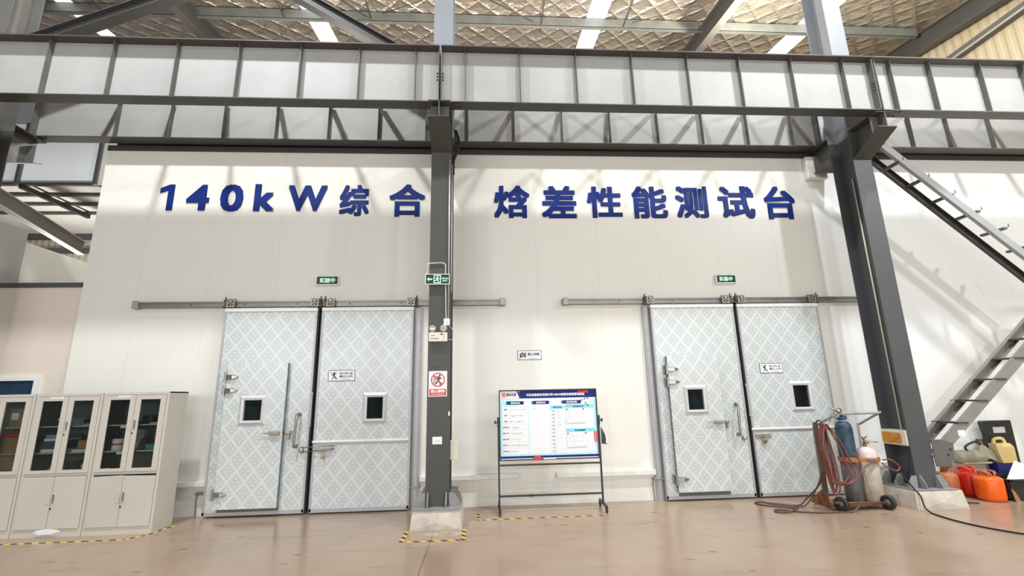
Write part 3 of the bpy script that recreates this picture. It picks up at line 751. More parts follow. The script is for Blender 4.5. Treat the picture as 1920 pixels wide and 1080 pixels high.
def hanger(m, x0, s):
    # pressed roller bracket over the rail, bolt towards side s
    y0, y1 = -.16, -.135
    m.use('zinc'); m.ring(x0, x0+.135, 3.385, 3.535, .022, y0, y1); m.box(x0+.02, x0+.115, y0, y1, 3.44, 3.46)
    m.box(x0+.058, x0+.078, y0, y1, 3.39, 3.53); m.box(x0, x0+.135, -.135, -.08, 3.52, 3.535)
    m.cyl((x0+.067, -.165, 3.49), (x0+.067, -.10, 3.49), .026, 10)
    xb = x0+.135+.03 if s > 0 else x0-.03
    m.use('rust_brown'); m.cyl((xb, -.13, 3.36), (xb, -.13, 3.57), .012, 8); m.box(xb-.025, xb+.025, -.155, -.105, 3.50, 3.52); m.box(xb-.028, xb+.028, -.155, -.105, 3.385, 3.41)
    m.box(min(xb, x0+.067), max(xb, x0+.067), -.15, -.12, 3.44, 3.47)
def viewing(m, x0, x1, z0, z1, y):
    # mitred raised frame
    t = .075
    o = [(x0, z0), (x1, z0), (x1, z1), (x0, z1)]; mid = [(x0+t*.55, z0+t*.55), (x1-t*.55, z0+t*.55), (x1-t*.55, z1-t*.55), (x0+t*.55, z1-t*.55)]
    i = [(x0+t, z0+t), (x1-t, z0+t), (x1-t, z1-t), (x0+t, z1-t)]
    vs = [(p[0], y, p[1]) for p in o] + [(p[0], y-.03, p[1]) for p in mid] + [(p[0], y-.022, p[1]) for p in i] + [(p[0], y+.03, p[1]) for p in i]
    fs = []
    for a in range(3):
        for k in range(4): fs.append((a*4+k, a*4+(k+1) % 4, a*4+4+(k+1) % 4, a*4+4+k))
    m.add(vs, fs); m.keepn = True
def slab_hole(m, x0, x1, y0, y1, z0, z1, hx0, hx1, hz0, hz1):
    m.box(x0, hx0, y0, y1, z0, z1); m.box(hx1, x1, y0, y1, z0, z1); m.box(hx0, hx1, y0, y1, z0, hz0); m.box(hx0, hx1, y0, y1, hz1, z1)
def hinge_mb(x, z, y):
    m = MB('chrome'); m.box(x-.055, x-.005, y+.02, y+.10, z-.07, z+.075, .006)
    m.cyl((x-.02, y-.005, z-.085), (x-.02, y-.005, z+.085), .022, 10)
    m.hull([(x-.01, y-.03, z-.035), (x-.01, y-.03, z+.035), (x-.01, y, z-.045), (x-.01, y, z+.045), (x+.10, y-.045, z-.03), (x+.10, y-.045, z+.03), (x+.10, y, z-.04), (x+.10, y, z+.04), (x+.19, y-.012, z), (x+.19, y, z-.012), (x+.19, y, z+.012)])
    return m
def tubular_handle(x, z0, z1, y, tilt=0):
    m = MB('chrome')
    m.tube(curve_pts([(x, y, z1), (x, y-.07, z1+.005), (x-.012, y-.095, z1-.05), (x-.03, y-.095, z0+.05), (x-.02, y-.07, z0-.005), (x-.02, y, z0)], 5), .020, 10)
    for z, xx in ((z1, x), (z0, x-.02)): m.cyl((xx, y, z), (xx, y-.012, z), .034, 14)
    return m
Y0, Y1 = -.13, -.03
def door(nm, label, x0, x1, win, wicket=None, bar=None, hang=(), gasket=0, side=0):
    r = thing(nm, label, 'door', ((x0+x1)/2, -.08, .03), kind='structure')
    z0, z1 = .035, 3.355
    m = MB('door')
    if wicket: slab_hole(m, x0, x1, Y0, Y1, z0, z1, wicket[0]+.02, wicket[1]-.02, wicket[2]+.05, wicket[3]-.02)
    else: slab_hole(m, x0, x1, Y0, Y1, z0, z1, win[0]+.05, win[1]-.05, win[2]+.05, win[3]-.05)
    m.build('leaf', r)
    m = MB('trim_grey'); e = .03
    m.box(x0-.004, x0+e, Y0-.006, Y1, z0, z1); m.box(x1-e, x1+.004, Y0-.006, Y1, z0, z1); m.box(x0, x1, Y0-.006, Y1, z0-.012, z0+.045)
    m.build('edge_trim', r)
    MB('trim_white').box(x0-.005, x1+.005, Y0-.014, Y1, z1-.045, z1+.012).build('top_trim', r)
    if gasket:
        xa = x1+.004 if gasket > 0 else x0-.004
        MB('rubber').box(xa, xa+gasket*.028, Y0+.02, Y1, z0, z1).build('gasket', r)
    for hx, s in hang:
        m = MB(); hanger(m, hx, s); m.build('hanger', r)
    seam = MB('line')
    if wicket:
        wx0, wx1, wz0, wz1 = wicket; wy = Y0-.095
        w = MB('door'); slab_hole(w, wx0, wx1, wy, wy+.03, wz0, wz1, win[0]+.05, win[1]-.05, win[2]+.05, win[3]-.05); wo = w.build('wicket_door', r)
        g = MB('slate_edge'); g.ring(wx0+.004, wx1-.004, wz0+.004, wz1-.004, .03, wy+.03, Y0+.02); g.build('wicket_edge', wo)
        f = MB('alu_frame'); viewing(f, *win, wy); f.build('window_frame', wo)
        MB('glass_dark').box(win[0]+.04, win[1]-.04, wy+.022, wy+.03, win[2]+.04, win[3]-.04).build('pane', wo)
        for hz in wicket_h: hinge_mb(wx0, hz, wy).build('hinge', wo)
        zl = 1.275; l = MB('zinc'); l.cyl((wx1-.30, wy-.035, zl), (wx1-.17, wy-.035, zl), .010, 8); l.box(wx1-.20, wx1-.03, wy-.055, wy, zl-.028, zl+.028, .012); l.cyl((wx1-.19, wy-.04, zl+.02), (wx1-.05, wy-.04, zl+.02), .018, 8)
        l.build('latch', wo)
        k = MB('zinc'); k.box(wx1+.02, wx1+.12, Y0-.06, Y0, zl-.03, zl+.03, .012); k.box(wx1+.06, wx1+.10, Y0-.05, Y0, zl-.11, zl-.02, .01); k.build('strike', r)
        tubular_handle(x1-.19+.02, 1.05, 1.56, Y0).build('pull_handle', r)
        kn = MB('zinc'); kn.lathe([(.0, 0), (.040, 0), (.042, .03), (.030, .05), (.0, .052)], (x1-.095, Y0, .99), 16, Matrix.Rotation(math.pi/2, 4, 'X')); kn.build('knob', r)
        MB('steel_mid').box(wx0+.03, wx1+.0, Y0-.03, Y0, z0+.045, wz0+.0).build('threshold', r)
        seam.box(wx0+.10, wx0+.104, Y0-.0012, Y0, wz1, z1-.05); seam.box(wx1-.03, wx1-.026, Y0-.0012, Y0, wz1, z1-.05)
    else:
        f = MB('alu_frame'); viewing(f, *win, Y0); f.build('window_frame', r)
        MB('glass_dark').box(win[0]+.04, win[1]-.04, Y0+.022, Y0+.03, win[2]+.04, win[3]-.04).build('pane', r)
        xs_ = x0+(x1-x0)*.44
        seam.box(xs_, xs_+.004, Y0-.0012, Y0, win[3]+.03, z1-.05); seam.box(xs_, xs_+.004, Y0-.0012, Y0, .09, bar-.06)
    if bar:
        MB('trim_white').box(x0-.02, x1-.02, Y0-.022, Y0, bar-.016, bar+.016, .006).build('cross_bar', r)
        MB('trim_grey').box(x0+.035, x1-.035, Y0-.004, Y0, bar-.055, bar-.016).build('bar_shadow_strip', r)  # shadow under the cross bar, made as a grey strip
        zp = bar-.115
        MB('zinc').box(x0+.04, x0+.32, Y0-.02, Y0, zp-.035, zp+.035, .006).build('lock_plate', r)
    seam.build('seam', r)
    return r
wicket_h = (2.185, 1.965, .355)
d1 = door('door_1', 'patterned sliding door with wicket door, left of the middle column', -4.45, -2.885, (-4.0, -3.565, 1.405, 1.88), (-4.25, -3.28, .135, 2.41), None, ((-4.435, -1), (-3.005, 1)), 1)
d2 = door('door_2', 'patterned sliding door with crossbar, nearest the middle column on its left', -2.80, -1.22, (-2.03, -1.615, 1.385, 1.89), None, 1.11, ((-2.735, -1), (-1.335, 1)), -1)
d3 = door('door_3', 'patterned sliding door with wicket door, right of the whiteboard', 3.085, 4.645, (3.50, 3.93, 1.41, 1.905), (3.27, 4.19, .15, 2.425), None, ((3.02, -1), (4.455, 1)), 1)
d4 = door('door_4', 'patterned sliding door with crossbar, behind the gas cylinder cart', 4.725, 6.285, (5.49, 5.93, 1.41, 1.94), None, 1.13, ((4.755, -1), (6.135, 1)), -1)
# chrome hasp of the left pair, padlocks
m = MB('chrome'); m.tube([(-2.99, -.175, 1.03), (-2.44, -.175, 1.045), (-2.44, -.175, 1.00), (-2.99, -.175, .955)], .007, 6, closed=True)
m.cyl((-2.97, -.13, .992), (-2.97, -.18, .992), .012, 8)
tag(m.build('door_hasp'), 'thin chrome hasp bar linking the left pair of doors', 'hasp')
m = MB('brass'); m.box(-2.655, -2.60, -.185, -.155, .84, .89, .006); m.use('chrome'); m.tube(curve_pts([(-2.645, -.17, .88), (-2.645, -.17, .96), (-2.6275, -.17, .985), (-2.61, -.17, .96), (-2.61, -.17, .88)], 4), .005, 6)
tag(m.build('padlock'), 'padlock hanging on the lock plate of the left doors', 'padlock')
m = MB('brass'); m.X = Matrix.Translation((4.885, -.17, .955)) @ Matrix.Rotation(-.5, 4, 'Y')
m.box(-.035, .035, -.018, .018, -.07, 0, .006); m.use('chrome'); m.tube(curve_pts([(-.024, 0, -.005), (-.024, 0, .05), (0, 0, .075), (.024, 0, .05), (.024, 0, -.005)], 4), .006, 6)
tag(m.build('padlock'), 'brass padlock hanging on the lock plate of the right doors', 'padlock')
# handle rods in the door gaps
for lb, x in (('slim grey pull rod on the inner edge of the left door pair', -2.865), ('slim grey pull rod on the inner edge of the right door pair', 4.70)):
    m = MB('trim_grey'); m.tube(curve_pts([(x, -.13, 1.90), (x, -.155, 1.88), (x, -.16, 1.75), (x, -.16, 1.45), (x-.004, -.16, 1.35)], 4), .010, 8)
    m.cyl((x, -.16, 1.36), (x, -.125, 1.36), .008, 8)
    tag(m.build('pull_rod'), lb, 'handle')
# floor stay brackets at the wall posts
for lb, x0, x1 in (('small metal door stay low on the wall beside the middle column', -1.24, -1.06), ('small metal door stay low on the wall left of the right doors', 2.90, 3.10), ('small metal door stay low on the wall beside the cabinets', -4.62, -4.44)):
    m = MB('rail_metal'); m.box(x0, x1, -.085, -.005, .335, .375, .005); m.tube(curve_pts([(x0+.02, -.03, .34), (x0, -.03, .25), (x0+.01, -.03, .05), (x0+.01, -.03, .0)], 4), .009, 6)
    tag(m.build('door_stay'), lb, 'bracket')

# ------------------------------------------------------------------ small signs on wall and doors
def lit_sign(label, x0, x1, z0, z1, dim=()):
    r = thing('lit_sign', label, 'sign', ((x0+x1)/2, -.03, z0), 'lit testing signs above the door rails')
    MB('white').ring(x0, x1, z0, z1, .02, -.06, 0).build('housing', r)
    MB('sign_green').box(x0+.018, x1-.018, -.052, -.01, z0+.018, z1-.018).build('face', r)
    m = MB('green_glow'); m.text('实验中', x0+.07, x1-.07, z0+.045, z1-.04, -.0535, 0, .03); m.build('lettering', r)
    m = MB('zinc')
    for x in (x0+.09, x1-.09): m.box(x-.012, x+.012, -.03, -.0, z1, z1+.018)
    m.build('bracket', r)
lit_sign('lit green sign reading 实验中 above the left doors', -2.985, -2.575, 3.79, 3.97)
lit_sign('lit green sign reading 实验中 above the right doors', 4.43, 4.83, 3.78, 3.955)
def plate(name, label, x0, x1, z0, z1, y, lines, en, pict):
    r = thing(name, label, 'sign', ((x0+x1)/2, y, z0))
    MB('ink').box(x0, x1, y-.004, y, z0, z1, .001).build('border', r)
    MB('paper').box(x0+.009, x1-.009, y-.0055, y-.003, z0+.009, z1-.009).build('face', r)
    m = MB('ink'); yy = y-.0062; W_ = x1-x0; H_ = z1-z0
    n = len(lines)
    for i, t in enumerate(lines):
        h = H_*(.30 if n == 1 else .22); zc = z0+H_*(.60 if n == 1 else (.70, .43)[i])
        m.text(t, x0+W_*.42, x1-W_*.09, zc-h/2, zc+h/2, yy, 0, .03)
    m.build('lettering', r)
    MB('ink').text(en, x0+W_*.50, x1-W_*.18, z0+H_*.13, z0+H_*.22, yy, 0, .01).build('small_lettering', r)
    p = MB('ink'); cx, cz = x0+W_*.22, z0+H_*.5; s = H_*.36
    if pict == 'camera':
        p.box(cx-s*.9, cx+s*.9, yy-.0005, yy, cz-s*.6, cz+s*.5); p.box(cx-s*.4, cx+s*.3, yy-.0005, yy, cz+s*.5, cz+s*.8)
        p.use('paper'); p.disc(cx, cz-s*.05, s*.45, yy-.001, 14, .0003); p.use('ink'); p.disc(cx, cz-s*.05, s*.28, yy-.0015, 14, .0003)
        p.bar((cx-s, yy-.002, cz-s), (cx+s*1.1, yy-.002, cz+s), .001, s*.14, (0, 0, 1))
    else:
        p.disc(cx, cz+s*.75, s*.2, yy, 12, .0004)
        p.bar((cx, yy, cz+s*.5), (cx+s*.05, yy, cz-s*.1), .001, s*.36, (1, 0, 0))
        for a, b in (((0, .45), (-.6, .1)), ((0, .45), (.6, .75)), ((.02, -.05), (-.45, -.9)), ((.02, -.05), (.5, -.85))):
            p.bar((cx+s*a[0], yy, cz+s*a[1]), (cx+s*b[0], yy, cz+s*b[1]), .001, s*.2, (.3, 0, 1) if abs(a[0]-b[0]) > abs(a[1]-b[1]) else (1, 0, .2))
        p.bar((cx-s*.9, yy-.001, cz+s*.9), (cx+s*.9, yy-.001, cz-s*.95), .001, s*.12, (0, 0, 1))
    p.build('pictogram', r)
plate('no_photo_sign', 'white no photography sign on the cream wall above the whiteboard', .625, 1.06, 2.405, 2.575, -.001, ['禁止拍照'], 'No photos', 'camera')
plate('no_entry_sign', 'white no admittance sign on the left crossbar door', -2.63, -2.18, 2.09, 2.275, -.131, ['非工作人员', '禁止入内'], 'No admittance', 'man')
plate('no_entry_sign', 'white no admittance sign on the right crossbar door', 5.005, 5.435, 2.09, 2.265, -.131, ['非工作人员', '禁止入内'], 'No admittance', 'man')

# ------------------------------------------------------------------ things on the middle column
yc = -1.20
r = thing('exit_sign', 'lit green exit sign with arrow and running man on the middle column', 'sign', (-.70, -1.24, 3.50))
MB('white').ring(-.885, -.505, 3.505, 3.675, .010, -1.272, -1.23).build('housing', r)
MB('sign_green').box(-.877, -.513, -1.268, -1.235, 3.513, 3.667).build('face', r)
m = MB('green_glow'); y = -1.2695
m.prism([(-.86, 3.59), (-.825, 3.62), (-.825, 3.60), (-.775, 3.60), (-.775, 3.58), (-.825, 3.58), (-.825, 3.56)], 'y', y, y+.001)
m.ring(-.755, -.64, 3.525, 3.655, .012, y, y+.001); m.build('arrow_and_frame', r)
m = MB('green_glow'); m.disc(-.69, 3.632, .011, y+.001, 10, .001)
for p, q, w in (((-.694, 3.615), (-.70, 3.58), .022), ((-.698, 3.612), (-.735, 3.60), .010), ((-.692, 3.61), (-.66, 3.59), .010), ((-.70, 3.58), (-.735, 3.562), .013), ((-.70, 3.58), (-.675, 3.555), .013), ((-.675, 3.555), (-.672, 3.535), .010)):
    m.bar((p[0], y, p[1]), (q[0], y, q[1]), .001, w, (.7, 0, .7) if abs(p[0]-q[0]) < abs(p[1]-q[1]) else (0, 0, 1))
m.build('running_man', r)
MB('green_glow').text('安全出口', -.628, -.525, 3.588, 3.615, y, 0, .02).build('lettering', r); MB('green_glow').text('EXIT', -.615, -.54, 3.553, 3.575, y, 0, .02).build('lettering', r)
# conduit loop feeding the exit sign and junction box
m = MB('conduit'); m.tube(curve_pts([(-.865, -1.222, 3.68), (-.865, -1.222, 3.80), (-.85, -1.222, 3.845), (-.80, -1.222, 3.86), (-.64, -1.222, 3.865), (-.59, -1.222, 3.85), (-.575, -1.222, 3.80), (-.575, -1.222, 3.70), (-.565, -1.222, 3.2), (-.558, -1.222, 2.97)], 6), .011, 8)
tag(m.build('conduit'), 'galvanised conduit looping over the exit sign to the junction box', 'conduit')
m = MB('conduit'); m.tube([(-.525, -1.215, 5.66), (-.525, -1.215, 2.97)], .012, 8)
tag(m.build('conduit'), 'long straight conduit down the right edge of the middle column', 'conduit')
m = MB('conduit'); m.tube([(-.49, -1.17, 5.60), (-.49, -1.17, 3.9), (-.49, -1.17, 3.4)], .012, 8)
tag(m.build('conduit'), 'short side conduit on the right face of the middle column', 'conduit')
r = thing('junction_box', 'small white socket box under the conduits on the middle column', 'socket', (-.545, -1.22, 2.86))
MB('white').box(-.595, -.50, -1.245, -1.20, 2.865, 2.97, .006).build('body', r)
m = MB('line'); m.box(-.56, -.535, -1.2465, -1.245, 2.885, 2.93); m.build('socket_slot', r)
r = thing('emergency_light', 'cream twin-head emergency light box on the middle column', 'emergency light', (-.67, -1.23, 2.61))
MB('cream').box(-.815, -.535, -1.27, -1.20, 2.615, 2.755, .008).build('body', r)
for x, z, mt in ((-.765, 2.815, 'lens'), (-.595, 2.815, 'dust_pink')):
    m = MB('cream'); m.cyl((x, -1.235, 2.75), (x, -1.235, 2.78), .014, 8)
    m.lathe([(.0, .03), (.04, .025), (.056, 0), (.052, -.03)], (x, -1.235, z), 18, Matrix.Rotation(-math.pi/2, 4, 'X') if mt == 'lens' else Matrix.Rotation(-1.95, 4, 'X'))
    h = m.build('lamp_head', r)
    n = MB(mt); n.lathe([(.0, .012), (.035, .008), (.052, 0)], (x, -1.266, z), 18, Matrix.Rotation(math.pi/2, 4, 'X')); n.build('lens', h)
m = MB('ink'); m.box(-.78, -.72, -1.2705, -1.27, 2.703, 2.712); m.box(-.78, -.66, -1.2705, -1.27, 2.655, 2.664); m.box(-.64, -.60, -1.2708, -1.27, 2.715, 2.735)
m.use('line'); m.box(-.60, -.57, -1.2708, -1.27, 2.64, 2.735); m.build('lettering', r)
m = MB('line'); m.tube(curve_pts([(-.53, -1.225, 2.88), (-.46, -1.21, 2.80), (-.43, -1.20, 2.70), (-.46, -1.21, 2.645), (-.54, -1.225, 2.655)], 6), .004, 6)
tag(m.build('power_lead'), 'thin pale lead looping from socket to emergency light', 'cable')
r = thing('no_climbing_sign', 'white and red no climbing sign on the middle column', 'sign', (-.67, -1.205, 1.80))
MB('paper').box(-.81, -.535, -1.206, -1.2, 1.80, 2.175).build('board', r)
m = MB('red'); y = -1.2065; m.box(-.798, -.547, y-.0005, y, 1.812, 1.91); m.disc(-.672, 2.045, .105, y, 28, .001, .088); m.bar((-.745, y-.0015, 2.12), (-.60, y-.0015, 1.97), .001, .018, (0, 0, 1)); m.build('prohibition_ring', r)
m = MB('ink'); m.disc(-.645, 2.105, .016, y, 12, .0008)
for p, q, w in (((-.655, 2.085), (-.67, 2.03), .035), ((-.66, 2.08), (-.70, 2.10), .014), ((-.65, 2.08), (-.61, 2.055), .014), ((-.67, 2.03), (-.635, 2.0), .018), ((-.635, 2.0), (-.64, 1.965), .014), ((-.675, 2.03), (-.70, 1.985), .018), ((-.735, 2.10), (-.735, 1.97), .008), ((-.71, 2.10), (-.71, 1.96), .008), ((-.735, 2.06), (-.71, 2.06), .006), ((-.735, 2.01), (-.71, 2.01), .006)):
    m.bar((p[0], y-.0004, p[1]), (q[0], y-.0004, q[1]), .0008, w, (.75, 0, .65) if abs(p[0]-q[0]) < abs(p[1]-q[1]) else (.3, 0, 1))
m.build('pictogram', r)
m = MB('paper'); m.text('禁止攀爬', -.775, -.57, 1.855, 1.90, y-.001, 0, .03); m.text('No climbing', -.76, -.585, 1.822, 1.843, y-.001, 0, .02); m.build('lettering', r)
m = MB('ink'); m.box(-.765, -.665, -1.2012, -1.2, 2.222, 2.234); m.box(-.64, -.60, -1.2012, -1.2, 2.222, 2.234); tag(m.build('paint_mark'), 'short black stencil mark above the no climbing sign', 'mark')
r = thing('label_card', 'small white label card low on the middle column', 'label', (-.675, -1.203, 1.115))
MB('paper').box(-.74, -.60, -1.204, -1.2, 1.12, 1.225).build('card', r)
m = MB('line')
for k in range(4): m.box(-.705+k*.02, -.692+k*.02, -1.2045, -1.204, 1.16, 1.176)
m.build('lettering', r)
m = MB('paper'); m.box(-.512, -.49, -1.203, -1.2, 1.52, 1.58); tag(m.build('sticker'), 'tiny white sticker on the right edge of the middle column', 'sticker')
r = thing('switch_box', 'cream switch box on the right side of the middle column', 'box', (-.43, -1.0, .88))
MB('cream').box(-.485, -.385, -1.09, -.93, .89, 1.16, .008).build('body', r); MB('cream').box(-.49, -.38, -1.10, -1.085, .885, 1.165, .006).build('lid', r)
# black cables down the corbel
m = MB('black')
for k, o in enumerate((0, .02, .035)):
    m.tube(curve_pts([(-.47+o, -.98, 6.36), (-.44+o*1.5, -1.0, 6.2), (-.435+o*1.6, -1.0, 6.05), (-.45+o, -1.02, 5.88), (-.485+o*.6, -1.05, 5.72), (-.47+o*.2, -1.1, 5.45)], 6), .013, 8)
tag(m.build('cable_bundle'), 'black cable bundle drooping beside the corbel of the middle column', 'cable')
# plastic bottle behind the footing
r = thing('spray_bottle', 'small white bottle with red cap on the middle column footing', 'bottle', (-.40, -.62, .25))
MB('white').lathe([(0, .25), (.030, .25), (.032, .33), (.028, .37), (.012, .40), (0, .40)], (-.40, -.62, 0), 14).build('body', r)
MB('red').lathe([(0, .40), (.015, .40), (.014, .43), (0, .43)], (-.40, -.62, 0), 12).build('cap', r)
# ------------------------------------------------------------------ filing cabinets
def cabinet(label, x0, tags, dent=False, plate_side=False):
    x1 = x0+.945; yf, yb, H = -.92, -.47, 1.955; cx = (x0+x1)/2
    r = thing('filing_cabinet', label, 'cabinet', (cx, (yf+yb)/2, 0), 'glass-fronted filing cabinets in a row')
    m = MB('cab'); t = .018
    m.box(x0+.003, x0+.003+t, yf, yb, 0, H); m.box(x1-.003-t, x1-.003, yf, yb, 0, H); m.box(x0+.003, x1-.003, yf-.0005, yb+.0005, H-t, H+.001); m.box(x0+.005, x1-.005, yf-.0005, yb-.002, 0, .10)
    m.box(x0+.005, x1-.005, yf-.0008, yb-.002, .80, .835); m.box(x0+.0035, x0+.04, yf-.0004, yf+.02, .1, H-t); m.box(x1-.04, x1-.0035, yf-.0004, yf+.02, .1, H-t); m.box(x0+.006, x1-.006, yf-.0006, yf+.02, H-.035, H-t)
    m.build('carcass', r)
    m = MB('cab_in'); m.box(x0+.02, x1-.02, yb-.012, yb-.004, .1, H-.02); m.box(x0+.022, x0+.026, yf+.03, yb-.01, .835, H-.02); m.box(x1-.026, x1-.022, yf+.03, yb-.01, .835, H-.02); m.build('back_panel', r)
    for z in (1.12, 1.49): MB('shelf').box(x0+.026, x1-.026, yf+.05, yb-.012, z-.018, z).build('shelf', r)
    for s in (0, 1):
        a, b = (x0+.042, cx-.003) if s == 0 else (cx+.003, x1-.042)
        # upper glazed door
        d = MB('cab'); w = .085 if True else 0
        ga, gb = (a+.075, b-.075)
        slab_hole(d, a, b, yf-.016, yf-.001, .840, H-.04, ga, gb, .885, H-.105); do = d.build('glass_door', r)
        MB('glass').box(ga-.01, gb+.01, yf-.008, yf-.004, .875, H-.095).build('glass', do)
        hx = cx-.035 if s == 0 else cx+.035
        h = MB('alu_frame'); h.ring(hx-.022, hx+.022, 1.42, 1.56, .008, yf-.022, yf-.016); h.use('cab_in' if s else 'shelf'); h.box(hx-.014, hx+.014, yf-.018, yf-.016, 1.428, 1.552); h.build('handle', do)
        if s == 1:
            k = MB('black'); k.cyl((hx-.015, yf-.016, 1.37), (hx-.015, yf-.022, 1.37), .011, 10); k.build('keyhole', do)
        # lower solid door
        l = MB('cab')
        if dent:
            tz = .775
            l.add([(a, yf-.016, .105), (b, yf-.016, .105), (b, yf-.030 if s == 0 else yf-.016, tz+(.018 if s == 0 else .0)), (a, yf-.016 if s == 0 else yf-.034, tz+(.0 if s == 0 else .012)),
                   (a, yf-.001, .105), (b, yf-.001, .105), (b, yf-.001, tz), (a, yf-.001, tz)], [(0,1,2,3), (4,7,6,5), (0,4,5,1), (1,5,6,2), (2,6,7,3), (3,7,4,0)])
        else: l.box(a, b, yf-.016, yf-.001, .105, .795, .003)
        lo = l.build('lower_door', r)
        h = MB('alu_frame'); yy = yf-.016-(.012 if dent else 0); h.ring(hx-.022, hx+.022, .43, .57, .008, yy-.006, yy); h.use('cab_in' if s else 'shelf'); h.box(hx-.014, hx+.014, yy-.002, yy+.004, .438, .562); h.build('handle', lo)
        if s == 1:
            k = MB('black'); k.cyl((hx-.015, yy, .37), (hx-.015, yy-.006, .37), .012, 10); k.build('keyhole', lo)
    MB('black').box(x0-.002, x0+.003, yf+.012, yb, 0, H-.01).build('seam_gap', r)
    if tags:
        m = MB('paper'); m.box(x0+.22, x0+.40, yf-.0175, yf-.016, 1.885, 1.91); m.use('line')
        for k in range(5): m.box(x0+.25+k*.025, x0+.266+k*.025, yf-.018, yf-.0175, 1.892, 1.903)
        m.build('label_strip', r)
    if plate_side: MB('cab_side').box(x1-.0025, x1, yf, yb, 0, H).build('side_skin', r)
    return r
cabinet('warm grey glass-fronted cabinet cut by the left frame edge', -7.525, False)
cabinet('warm grey cabinet with blue binders, second from the wall window', -6.578, True)
cabinet('warm grey cabinet nearest the sliding doors, with bent lower doors', -5.631, True, dent=True)
for z in (1.12, 1.49):
    m = MB('paper'); m.box(-5.36, -5.27, -.8735, -.871, z-.05, z-.005); tag(m.build('shelf_tag'), 'white tag on the %s shelf of the right cabinet' % ('lower' if z < 1.3 else 'upper'), 'tag')
def item(name, label, cat, fn, group=None):
    m = MB(); fn(m); return tag(m.build(name), label, cat, group)
def bx(mt, *a, c=.004):
    return lambda m: m.use(mt).box(*a, c)
Sh1, Sh2, Sh0 = 1.121, 1.491, .836
# left cabinet
item('cardboard_box', 'brown cardboard box with white label on the top shelf of the left cabinet', 'box', lambda m: (m.use('card').box(-7.02, -6.70, -.82, -.60, Sh2, Sh2+.26, .004), m.use('paper').box(-6.96, -6.86, -.823, -.82, Sh2+.1, Sh2+.20)))
item('cardboard_box', 'brown cardboard box under a red tray in the left cabinet', 'box', bx('card', -7.10, -6.74, -.84, -.58, Sh1, Sh1+.22))
item('plastic_tray', 'bright red plastic tray on the cardboard box in the left cabinet', 'tray', lambda m: m.use('tank_red').hull([(x, y, Sh1+.222) for x in (-7.08, -6.78) for y in (-.80, -.62)]+[(x, y, Sh1+.27) for x in (-7.12, -6.74) for y in (-.84, -.58)]))
item('cardboard_box', 'brown cardboard box at the bottom of the left cabinet', 'box', bx('card', -7.05, -6.74, -.84, -.58, Sh0, Sh0+.25))
item('plastic_bag', 'clear white plastic bag at the bottom of the left cabinet', 'bag', lambda m: m.use('paper').hull([(-7.18, -.84, Sh0), (-7.08, -.84, Sh0), (-7.19, -.68, Sh0), (-7.07, -.68, Sh0), (-7.15, -.80, Sh0+.09), (-7.11, -.74, Sh0+.08)]))
# middle cabinet
for k in range(3):
    item('paper_stack', ('lowest of the papers stacked on the middle cabinet shelf', 'paper stack on top of the dark blue binders', 'slanted white folder lying on the papers of the middle cabinet')[k], 'papers', bx('paper' if k != 2 else 'grey_box', -6.45+.02*k, -6.10-.01*k, -.84, -.58, Sh1+(0, .155, .20)[k], Sh1+(.045, .195, .245)[k]))
for k in range(2):
    item('ring_binder', ('lower dark blue binder on the middle cabinet shelf', 'upper dark blue binder on the middle cabinet shelf')[k], 'binder', bx('binder', -6.47+.015*k, -6.10, -.84, -.58, Sh1+.048+.053*k, Sh1+.098+.053*k))
item('document_box', 'white document box on the upper shelf of the middle cabinet', 'box', lambda m: (m.use('paper').box(-6.27, -6.08, -.84, -.62, Sh2, Sh2+.08, .004), m.box(-6.28, -6.07, -.85, -.61, Sh2+.08, Sh2+.105, .004)))
item('notebook', 'thin grey notebook on the upper right shelf of the middle cabinet', 'notebook', bx('grey_box', -5.92, -5.70, -.84, -.64, Sh2, Sh2+.025))
item('tool_case', 'black tool case on the upper right shelf of the middle cabinet', 'case', bx('black', -6.02, -5.80, -.62, -.50, Sh2, Sh2+.12))
item('cardboard_box', 'small brown box on the lower right shelf of the middle cabinet', 'box', bx('card', -5.98, -5.74, -.80, -.60, Sh1+.03, Sh1+.16))
item('paper_stack', 'flat white papers under the small brown box', 'papers', bx('paper', -6.02, -5.70, -.84, -.56, Sh1, Sh1+.028))
item('plastic_bag', 'crumpled pale plastic bag at the bottom left of the middle cabinet', 'bag', lambda m: m.use('grey_box').hull([(-6.36, -.84, Sh0), (-6.12, -.84, Sh0), (-6.36, -.62, Sh0), (-6.12, -.62, Sh0), (-6.22, -.78, Sh0+.17), (-6.16, -.66, Sh0+.15), (-6.30, -.74, Sh0+.07)]))
def bowl(m):
    m.use('paper').lathe([(.0, .0), (.05, .0), (.095, .05), (.10, .06), (.09, .055), (.045, .012), (0, .012)], (-5.80, -.72, Sh0+.06), 18, Matrix.Rotation(.7, 4, 'X'))
item('bowl', 'white bowl leaning at the bottom right of the middle cabinet', 'bowl', bowl)
item('tool_bag', 'dark tool bag at the bottom right of the middle cabinet', 'bag', lambda m: m.use('bag').hull([(-6.06, -.84, Sh0), (-5.93, -.84, Sh0), (-6.06, -.58, Sh0), (-5.93, -.58, Sh0), (-6.02, -.78, Sh0+.14), (-5.96, -.62, Sh0+.16)]))
